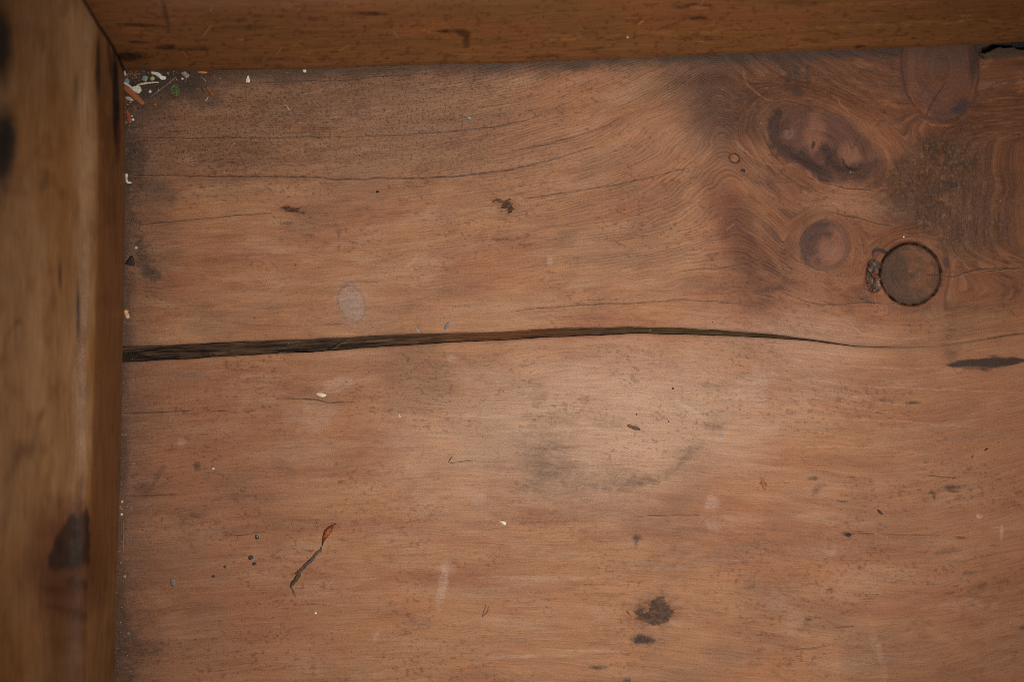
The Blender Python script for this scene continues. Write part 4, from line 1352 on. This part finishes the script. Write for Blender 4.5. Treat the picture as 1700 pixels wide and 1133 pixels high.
for (x, y, r, c) in [(203, 833, 2.2, (206, 196, 170)), (202.5, 854, 2.4, (228, 222, 206)), (208, 957, 3, (150, 150, 120)), (214, 1052, 4, (112, 112, 112)), (218, 843, 2.2, (112, 130, 130))]:
    crumb('grit', {833: 'pale grain wedged beside the left rail level with a thin dark check', 854: 'bright white grain wedged beside the left rail, above the dark burl',
                   957: 'greenish grain beside the left rail level with the bottom of the burl', 1052: 'largest grey blue speck low beside the left rail', 843: 'blue green speck a little right of the left rail'}[y],
          'grain', x, y, r, r * .9, r * .5, c, 0, g_l)
stick('wood_shaving', 'long thin tan shaving standing along the left rail', 'shaving', [(205, 862, 1), (206, 885, 1.4), (205, 905, 1.6), (207, 923, 1)], [.6, 1., 1.6, .8], (150, 96, 60), group=g_l)
# --- loose chips on the open board
g_o = 'loose bits scattered over the open board'
flake('paint_chip', 'white wedge shaped chip just below the top rail', 'chip', [(411, 125), (413, 125), (415, 135), (409, 136), (408, 133)], 2., (226, 212, 190), group=g_o)
flake('paint_chip', 'small cream chip touching the top rail', 'chip', [(502, 115), (508, 115), (508, 119), (504, 119)], 1.6, (236, 220, 184), group=g_o)
flake('seed', 'flat yellow cream seed below the long crack', 'seed', [(525, 653), (531, 652), (540, 654), (542, 656), (538, 659), (530, 658)], 1.8, CREAM, group=g_o, rough=.4)
flake('paint_chip', 'white tear shaped chip low in the middle of the board', 'chip', [(829, 865), (835, 865.5), (840, 867), (840, 871), (836, 871.5)], 1.8, (236, 220, 190), group=g_o)
crumb('quartz_grain', 'brilliant white grain left of the dried bud', 'grain', 354.5, 778, 2.5, 2.2, 1.8, (225, 222, 216), 20, g_o, rough=.2)
crumb('quartz_grain', 'brilliant white grain below the dried stem', 'grain', 524.5, 1018, 2.3, 2.0, 1.8, (245, 245, 245), 0, g_o, rough=.2)
crumb('quartz_grain', 'tiny bright grain above the loose ringed knot', 'grain', 1500, 393, 1.5, 1.5, 1.2, (245, 235, 220), 0, g_o, rough=.2)
flake('straw_piece', 'tiny cream sliver in the middle below the crack', 'sliver', [(661, 687), (663, 688), (666, 693), (663, 692)], 1.2, (232, 204, 156), group=g_o)
stick('straw_piece', 'fine pale straw in the smudged area near the top rail', 'straw', [(474, 173, .8), (478, 178, 1.3), (481, 183, .8)], [.5, .8, .4], (206, 176, 150), group=g_o)
flake('slate_chip', 'pointed slate grey chip above the crack', 'chip', [(742, 536), (745.5, 535), (744, 541), (740, 547), (737, 546), (739, 541)], 1.8, (112, 112, 118), group=g_o)
flake('slate_chip', 'smaller pale grey chip left of the pointed one above the crack', 'chip', [(689, 545), (693, 545), (697, 551), (693, 551)], 1.5, (150, 140, 140), group=g_o)
flake('slate_chip', 'pale blue grey chip in the dark corner of the smudge right of the bark bit', 'chip', [(1193, 722), (1200, 723), (1199, 726), (1194, 726)], 1., (144, 146, 152), group=g_o)
flake('glass_chip', 'dark teal chip left of the dried bud', 'chip', [(424, 888), (428, 889), (430, 894), (426, 896), (424, 893)], 1.6, (28, 62, 56), group=g_o, rough=.25)
flake('dirt_crumb', 'square black crumb, upper of the pair left of the dried stem', 'crumb', [(413, 924), (418, 922), (421, 926), (416, 930), (413, 928)], 1.8, (52, 46, 42), group=g_o)
flake('dirt_crumb', 'small black crumb, lower of the pair left of the dried stem', 'crumb', [(419, 935), (424, 933), (426, 936), (421, 939)], 1.6, (52, 46, 42), group=g_o)
crumb('dirt_crumb', 'lone dark crumb further left of the pair', 'crumb', 374, 941, 2.6, 2.4, 1.2, (74, 60, 50), 0, g_o)
crumb('dirt_crumb', 'dark green crumb just left of the pair', 'crumb', 355, 957, 3.2, 2., 1.2, (62, 56, 36), -10, g_o)
crumb('grit', 'round grey flat speck left of the dried stem', 'grain', 288, 967, 5., 7, .8, (124, 108, 100), 10, g_o)
crumb('dirt_crumb', 'round black speck right of the middle under the crack', 'crumb', 1117, 645, 2., 1.6, 1.2, (30, 22, 20), 20, g_o)
crumb('dirt_crumb', 'tiny black speck above the brown bark bit', 'crumb', 1057, 688, 1.6, 1.3, 1, (44, 30, 24), 0, g_o)
crumb('dirt_crumb', 'tiny black speck right of the brown bark bit', 'crumb', 1110, 700, 1.5, 1.3, 1, (40, 28, 22), 0, g_o)
crumb('dirt_crumb', 'black oval speck beside the tiny oval knot', 'crumb', 1233.5, 283, 3.8, 2.3, 1.4, (44, 32, 38), 25, g_o)
crumb('dirt_crumb', 'black oval speck under the first long crack', 'crumb', 627, 318, 3, 1.8, 1.2, (52, 40, 38), 0, g_o)
flake('dark_seed', 'dark pointed seed low on the right', 'seed', [(1456, 846), (1460, 847), (1464, 852), (1466, 855), (1462, 854), (1458, 851)], 1.8, (50, 42, 38), group=g_o)
stick('dark_seed', 'short black needle bit on the right', 'seed', [(1635, 749, 1), (1637, 746.5, 1.4), (1640.5, 744.5, 1)], [.6, 1.2, .6], (58, 32, 20), group=g_o)
stick('dark_seed', 'tiny black needle bit below the other on the right', 'seed', [(1613.5, 760, .8), (1614.5, 758, 1), (1616, 756.5, .8)], [.5, .9, .5], (58, 32, 20), group=g_o)
stick('rootlet', 'short dark thread right of the green smudge in the lower middle', 'rootlet', [(744, 768, .6), (748, 762, 1), (751, 758, .7)], [.5, .9, .5], (96, 58, 38), group=g_o)
stick('rootlet', 'thin black thread left of the dark blotch', 'rootlet', [(1039, 1014, .6), (1042, 1017, .9), (1045, 1021, .6)], [.4, .8, .4], (40, 28, 24), group=g_o)
flake('glass_chip', 'small turquoise chip near the top left smudge', 'chip', [(776, 193), (780, 192), (782, 195), (778, 197)], 1.2, (130, 160, 150), group=g_o)
flake('wood_flake', 'rough pale wood flake on the far right', 'flake', [(1619, 855), (1625, 857), (1627, 861), (1622, 860)], 1.4, (200, 148, 110), group=g_o)
# brown bark bit with a lighter end
bb = empty('bark_bit', 'short ribbed bark bit, rust brown left end and grey right end', 'bark', ((1050 - 850) * S, (566 - 709) * S, rest(1050, 709, 5)), g_o)
flake('bark_end', None, None, [(1040, 706), (1045, 705), (1050, 707), (1050, 712), (1044, 710)], 2.6, (120, 66, 40), parent=bb)
flake('bark_body', None, None, [(1048, 707), (1056, 708), (1063, 712), (1062, 715), (1054, 714), (1048, 711)], 2.4, (92, 66, 46), parent=bb)
# orange hull
hu = empty('seed_hull', 'crossed orange brown seed hull on the right of the board', 'hull', ((1267 - 850) * S, (566 - 803) * S, rest(1267, 803, 5)), g_o)
flake('hull_half', None, None, [(1262, 792), (1266, 794), (1269, 802), (1271, 814), (1267, 812), (1264, 802)], 2.2, (150, 96, 52), parent=hu)
flake('hull_half', None, None, [(1260, 803), (1266, 798), (1272, 802), (1272, 807), (1266, 806)], 1.8, (136, 84, 46), parent=hu)
# thin curled hull
cu = empty('seed_hull', 'pale brown pinched hull lying low in the middle, left of the dark blotch', 'hull', ((808 - 850) * S, (566 - 1012) * S, rest(808, 1012, 5)), g_o)
stick('hull_edge', None, None, [(800, 1024, .8), (804, 1014, 1.4), (807, 1004, 1)], [.5, .9, .5], (132, 92, 62), parent=cu)
stick('hull_edge', None, None, [(801, 1024, .8), (809, 1016, 1.4), (811, 1007, 1)], [.5, .9, .5], (120, 78, 50), parent=cu)

# --- dried bud on its stem
bud = empty('dried_bud', 'dried reddish brown bud on a bent shrivelled grey stem', 'dried bud', ((520 - 850) * S, (566 - 930) * S, rest(520, 930, 20) + .0001))
# bud body: three overlapping bracts
for (pts, th, c) in [([(535, 906), (536, 892), (539, 882), (545, 875), (552, 874), (549, 884), (543, 893), (538, 900), (536, 906)], 4.2, (112, 52, 24)),
                     ([(538, 892), (542, 881), (549, 875), (553, 877), (549, 886), (542, 893)], 5.4, (150, 74, 34)),
                     ([(543, 878), (549, 873), (558, 868.5), (556, 872), (550, 880)], 3.4, (104, 50, 28))]:
    flake('bract', None, None, pts, th, c, parent=bud, rough=.35, jit=.9, curl=.6)
stick('stem', None, None, [(534, 908, 2), (533, 913, 2.4), (526, 919, 2.4), (517, 930, 2.2), (508, 938, 2), (499, 947, 1.8), (490, 953, 1.5)], [1.5, 1.7, 2.2, 2.6, 2.7, 2.4, 1.6], (92, 76, 68), parent=bud, jit=.28)
stick('stem', None, None, [(527, 920, 2), (514, 932, 3), (504, 944, 3), (495, 954, 2)], [.8, 1.4, 1.5, 1.], (66, 50, 42), parent=bud, jit=.3)
stick('rootlet', None, None, [(498, 947, 2), (495, 957, 3), (488, 968, 2.4), (483, 974, 1.6)], [2.4, 3.2, 2.6, 1.5], (88, 68, 44), parent=bud, jit=.4)
stick('rootlet', None, None, [(482, 973, 1.5), (487, 981, 1.8), (491, 992, 1)], [1.4, 1.2, .5], (92, 66, 48), parent=bud, jit=.3)
stick('rootlet', None, None, [(492, 962, 1.5), (486, 966, 2.2), (481, 976, 1)], [1.4, 1.8, .6], (60, 46, 38), parent=bud, jit=.3)

# --- crusts and dried spots stuck to the face
def crust(name, label, cat, pts, th, rgb, seed, rough=.8, cell=.8, group=None, jag=1.5, var=.4, soak=2.2):
    """thin rough crust filling an outline: a fine mound with a broken edge"""
    P = catmull(list(pts) + [pts[0]], 5)[:-1]
    c = P.mean(0)
    x0, y0 = P.min(0) - 2
    x1, y1 = P.max(0) + 2
    gx = np.arange(x0, x1, cell)
    gy = np.arange(y0, y1, cell)
    GX, GY = np.meshgrid(gx, gy)
    xx = GX.ravel() + (fbm(GX.ravel() / 9., GY.ravel() / 1.7, seed, 4) - .5) * 2 * jag * 3.
    yy = GY.ravel() + (fbm(GX.ravel() / 2.5, GY.ravel() / 2.5, seed + 3, 3) - .5) * 2 * jag * 1.5
    ins = np.zeros(len(xx), bool)
    dmin = np.full(len(xx), 1e9)
    j = len(P) - 1
    for i in range(len(P)):
        xi, yi = P[i]
        xj, yj = P[j]
        ins ^= ((yi > yy) != (yj > yy)) & (xx < (xj - xi) * (yy - yi) / (yj - yi + 1e-9) + xi)
        L = (xj - xi) ** 2 + (yj - yi) ** 2 + 1e-9
        t = np.clip(((xx - xi) * (xj - xi) + (yy - yi) * (yj - yi)) / L, 0, 1)
        dmin = np.minimum(dmin, np.hypot(xx - xi - t * (xj - xi), yy - yi - t * (yj - yi)))
        j = i
    sd = np.where(ins, dmin, -dmin)
    z = th * np.clip((sd + .6) / 2.2, 0, 1) * (.55 + .9 * fbm(GX.ravel() / 3., GY.ravel() / 3., seed + 6, 4))
    nrr, ncc = GX.shape
    F = grid_faces(nrr, ncc)
    keep = (sd[F] > -.7).sum(1) >= 3
    F = F[keep]
    u, inv = np.unique(F, return_inverse=True)
    co = np.stack([(GX.ravel()[u] - c[0]) * S, -(GY.ravel()[u] - c[1]) * S, (z[u] + np.where(sd[u] > 0, .25, -.6)) * S + surf(GX.ravel()[u], GY.ravel()[u])], 1)
    gx_, gy_ = GX.ravel()[u], GY.ravel()[u]
    sh = Sheet(gx_, gy_)
    sh.c = under(gx_, gy_, sU.c, sL.c)
    sh.phi = under(gx_, gy_, sU.phi, sL.phi)
    sh.ring = under(gx_, gy_, sU.ring, sL.ring)
    sh.gloss = under(gx_, gy_, sU.gloss, sL.gloss) * (1 if soak > 3 else .4)
    m = sst(-.4, soak, sd[u] + (fbm(gx_ / 5., gy_ / 2., seed + 11, 4) - .5) * soak * 1.2)
    sh.mix(rgb, m * (.8 + .2 * sst(.4, .6, fbm(gx_ / 4., gy_ / 3., seed + 12, 3))))
    sh.mul((1 - var, 1 - var, 1 - var), m * sst(.48, .66, fbm(gx_ / 3., gy_ / 2.5, seed + 13, 3)))
    sh.mul((1 + var, 1 + var * .8, 1 + var * .6), m * sst(.56, .7, fbm(gx_ / 3.5, gy_ / 2.5, seed + 14, 3)))
    o = mesh_obj(name, co, inv.reshape(-1, 4)[:, ::-1], M_board, None, sh)
    # rest on the gently swelling face
    o.location = ((c[0] - 850) * S, (566 - c[1]) * S, 0)
    o['label'] = label
    o['category'] = cat
    if group:
        o['group'] = group
    return o


crust('dark_blotch', 'largest dark brown crusted blotch low on the board, shaped like a ragged leaf', 'stain', [(1092, 990), (1103, 992), (1107, 1003), (1112, 1010), (1119, 1014), (1114, 1026), (1104, 1034), (1092, 1039), (1078, 1037), (1066, 1031), (1052, 1028), (1056, 1022), (1051, 1016), (1064, 1010), (1068, 1018), (1076, 1014), (1079, 1000)], .6, (78, 54, 37), 3, jag=2.)
crust('pitch_crust', 'ragged brown crust below the left half of the first crack', 'crust', [(463, 344), (475, 341), (488, 344), (500, 343), (503, 346), (497, 350), (508, 354), (507, 357), (492, 353), (478, 352), (470, 348)], 1.3, (66, 42, 25), 5)
crust('pitch_crust', 'hooked brown crust right of centre above the crack', 'crust', [(815, 332), (826, 329), (838, 333), (846, 328), (850, 336), (853, 348), (845, 355), (840, 349), (832, 345), (834, 338), (824, 335), (816, 336)], 1.5, (70, 43, 24), 9)
gs = crust('glue_spot', 'pale pinkish grey oval spot of dried glue above the crack', 'spot', [(566, 479), (580, 473), (592, 481), (601, 497), (607, 512), (602, 528), (590, 533), (574, 526), (563, 508), (562, 490)], .5, (156, 124, 106), 13, rough=.7, jag=1.2, var=.12, soak=6.)
crust('dark_blotch', 'small oval dark blotch just below the leaf shaped one', 'stain', [(1052, 1061), (1060, 1054), (1070, 1056), (1080, 1063), (1070, 1068), (1056, 1068)], .7, (66, 52, 46), 15)
crust('dark_blotch', 'small lens shaped dark blotch low right of the board with a hairline tail', 'stain', [(1400, 888), (1406, 885), (1414, 888), (1408, 892)], .7, (46, 34, 28), 16)

# --- fine dust: far more grains than anyone could count
N = 2600
V = []
F = []
rs = np.random.RandomState(3)
for k in range(N):
    q = rs.rand()
    if q < .30:
        y = rs.uniform(116, 1130)
        x = np.interp(y, FL[:, 1], FL[:, 0]) + abs(rs.normal(0, 9)) + 1
    elif q < .42:
        x = rs.uniform(210, 370)
        y = np.interp(x, FT[:, 0], FT[:, 1]) + abs(rs.normal(0, 16)) + 1
    elif q < .62:
        x = rs.uniform(210, 620)
        y = rs.uniform(120, 1130)
    else:
        x = rs.uniform(210, 1700)
        y = rs.uniform(110, 1130)
    r = .28 + rs.exponential(.27)
    r = min(r, 1.3)
    zr = float(surf(x, y))
    b = len(V)
    ang = rs.uniform(0, 6.28)
    el = rs.uniform(.5, 1)
    for (dx, dy, dz) in ((1, 0, .3), (0, el, .3), (-1, 0, .3), (0, -el, .3), (.1, .05, 1.1), (0, 0, -.8)):
        V.append((((x + r * (dx * math.cos(ang) - dy * math.sin(ang))) - 850) * S, (566 - (y + r * (dx * math.sin(ang) + dy * math.cos(ang)))) * S, zr + .00003 + r * dz * S))
    for f in ((0, 1, 4), (1, 2, 4), (2, 3, 4), (3, 0, 4), (1, 0, 5), (2, 1, 5), (3, 2, 5), (0, 3, 5)):
        F.append([b + i for i in f])
V = np.array(V)
F = np.array(F).reshape(-1, 8, 3)
cut = int(N * .42)
perm = rs.permutation(N)
for nm, sel, rgb, lb in (('pale_dust', perm[:cut], (200, 176, 150), 'fine pale dust and grit strewn over the board, densest along the left rail'),
                         ('dark_dust', perm[cut:], (72, 46, 32), 'fine dark crumbs and grit strewn over the board')):
    f = F[sel].reshape(-1, 3)
    u, inv = np.unique(f, return_inverse=True)
    o = mesh_obj(nm, V[u], inv.reshape(-1, 3), plain_mat(rgb, .7, .45), smooth=False)
    o['kind'] = 'stuff'
    o['label'] = lb
    o['category'] = 'dust'
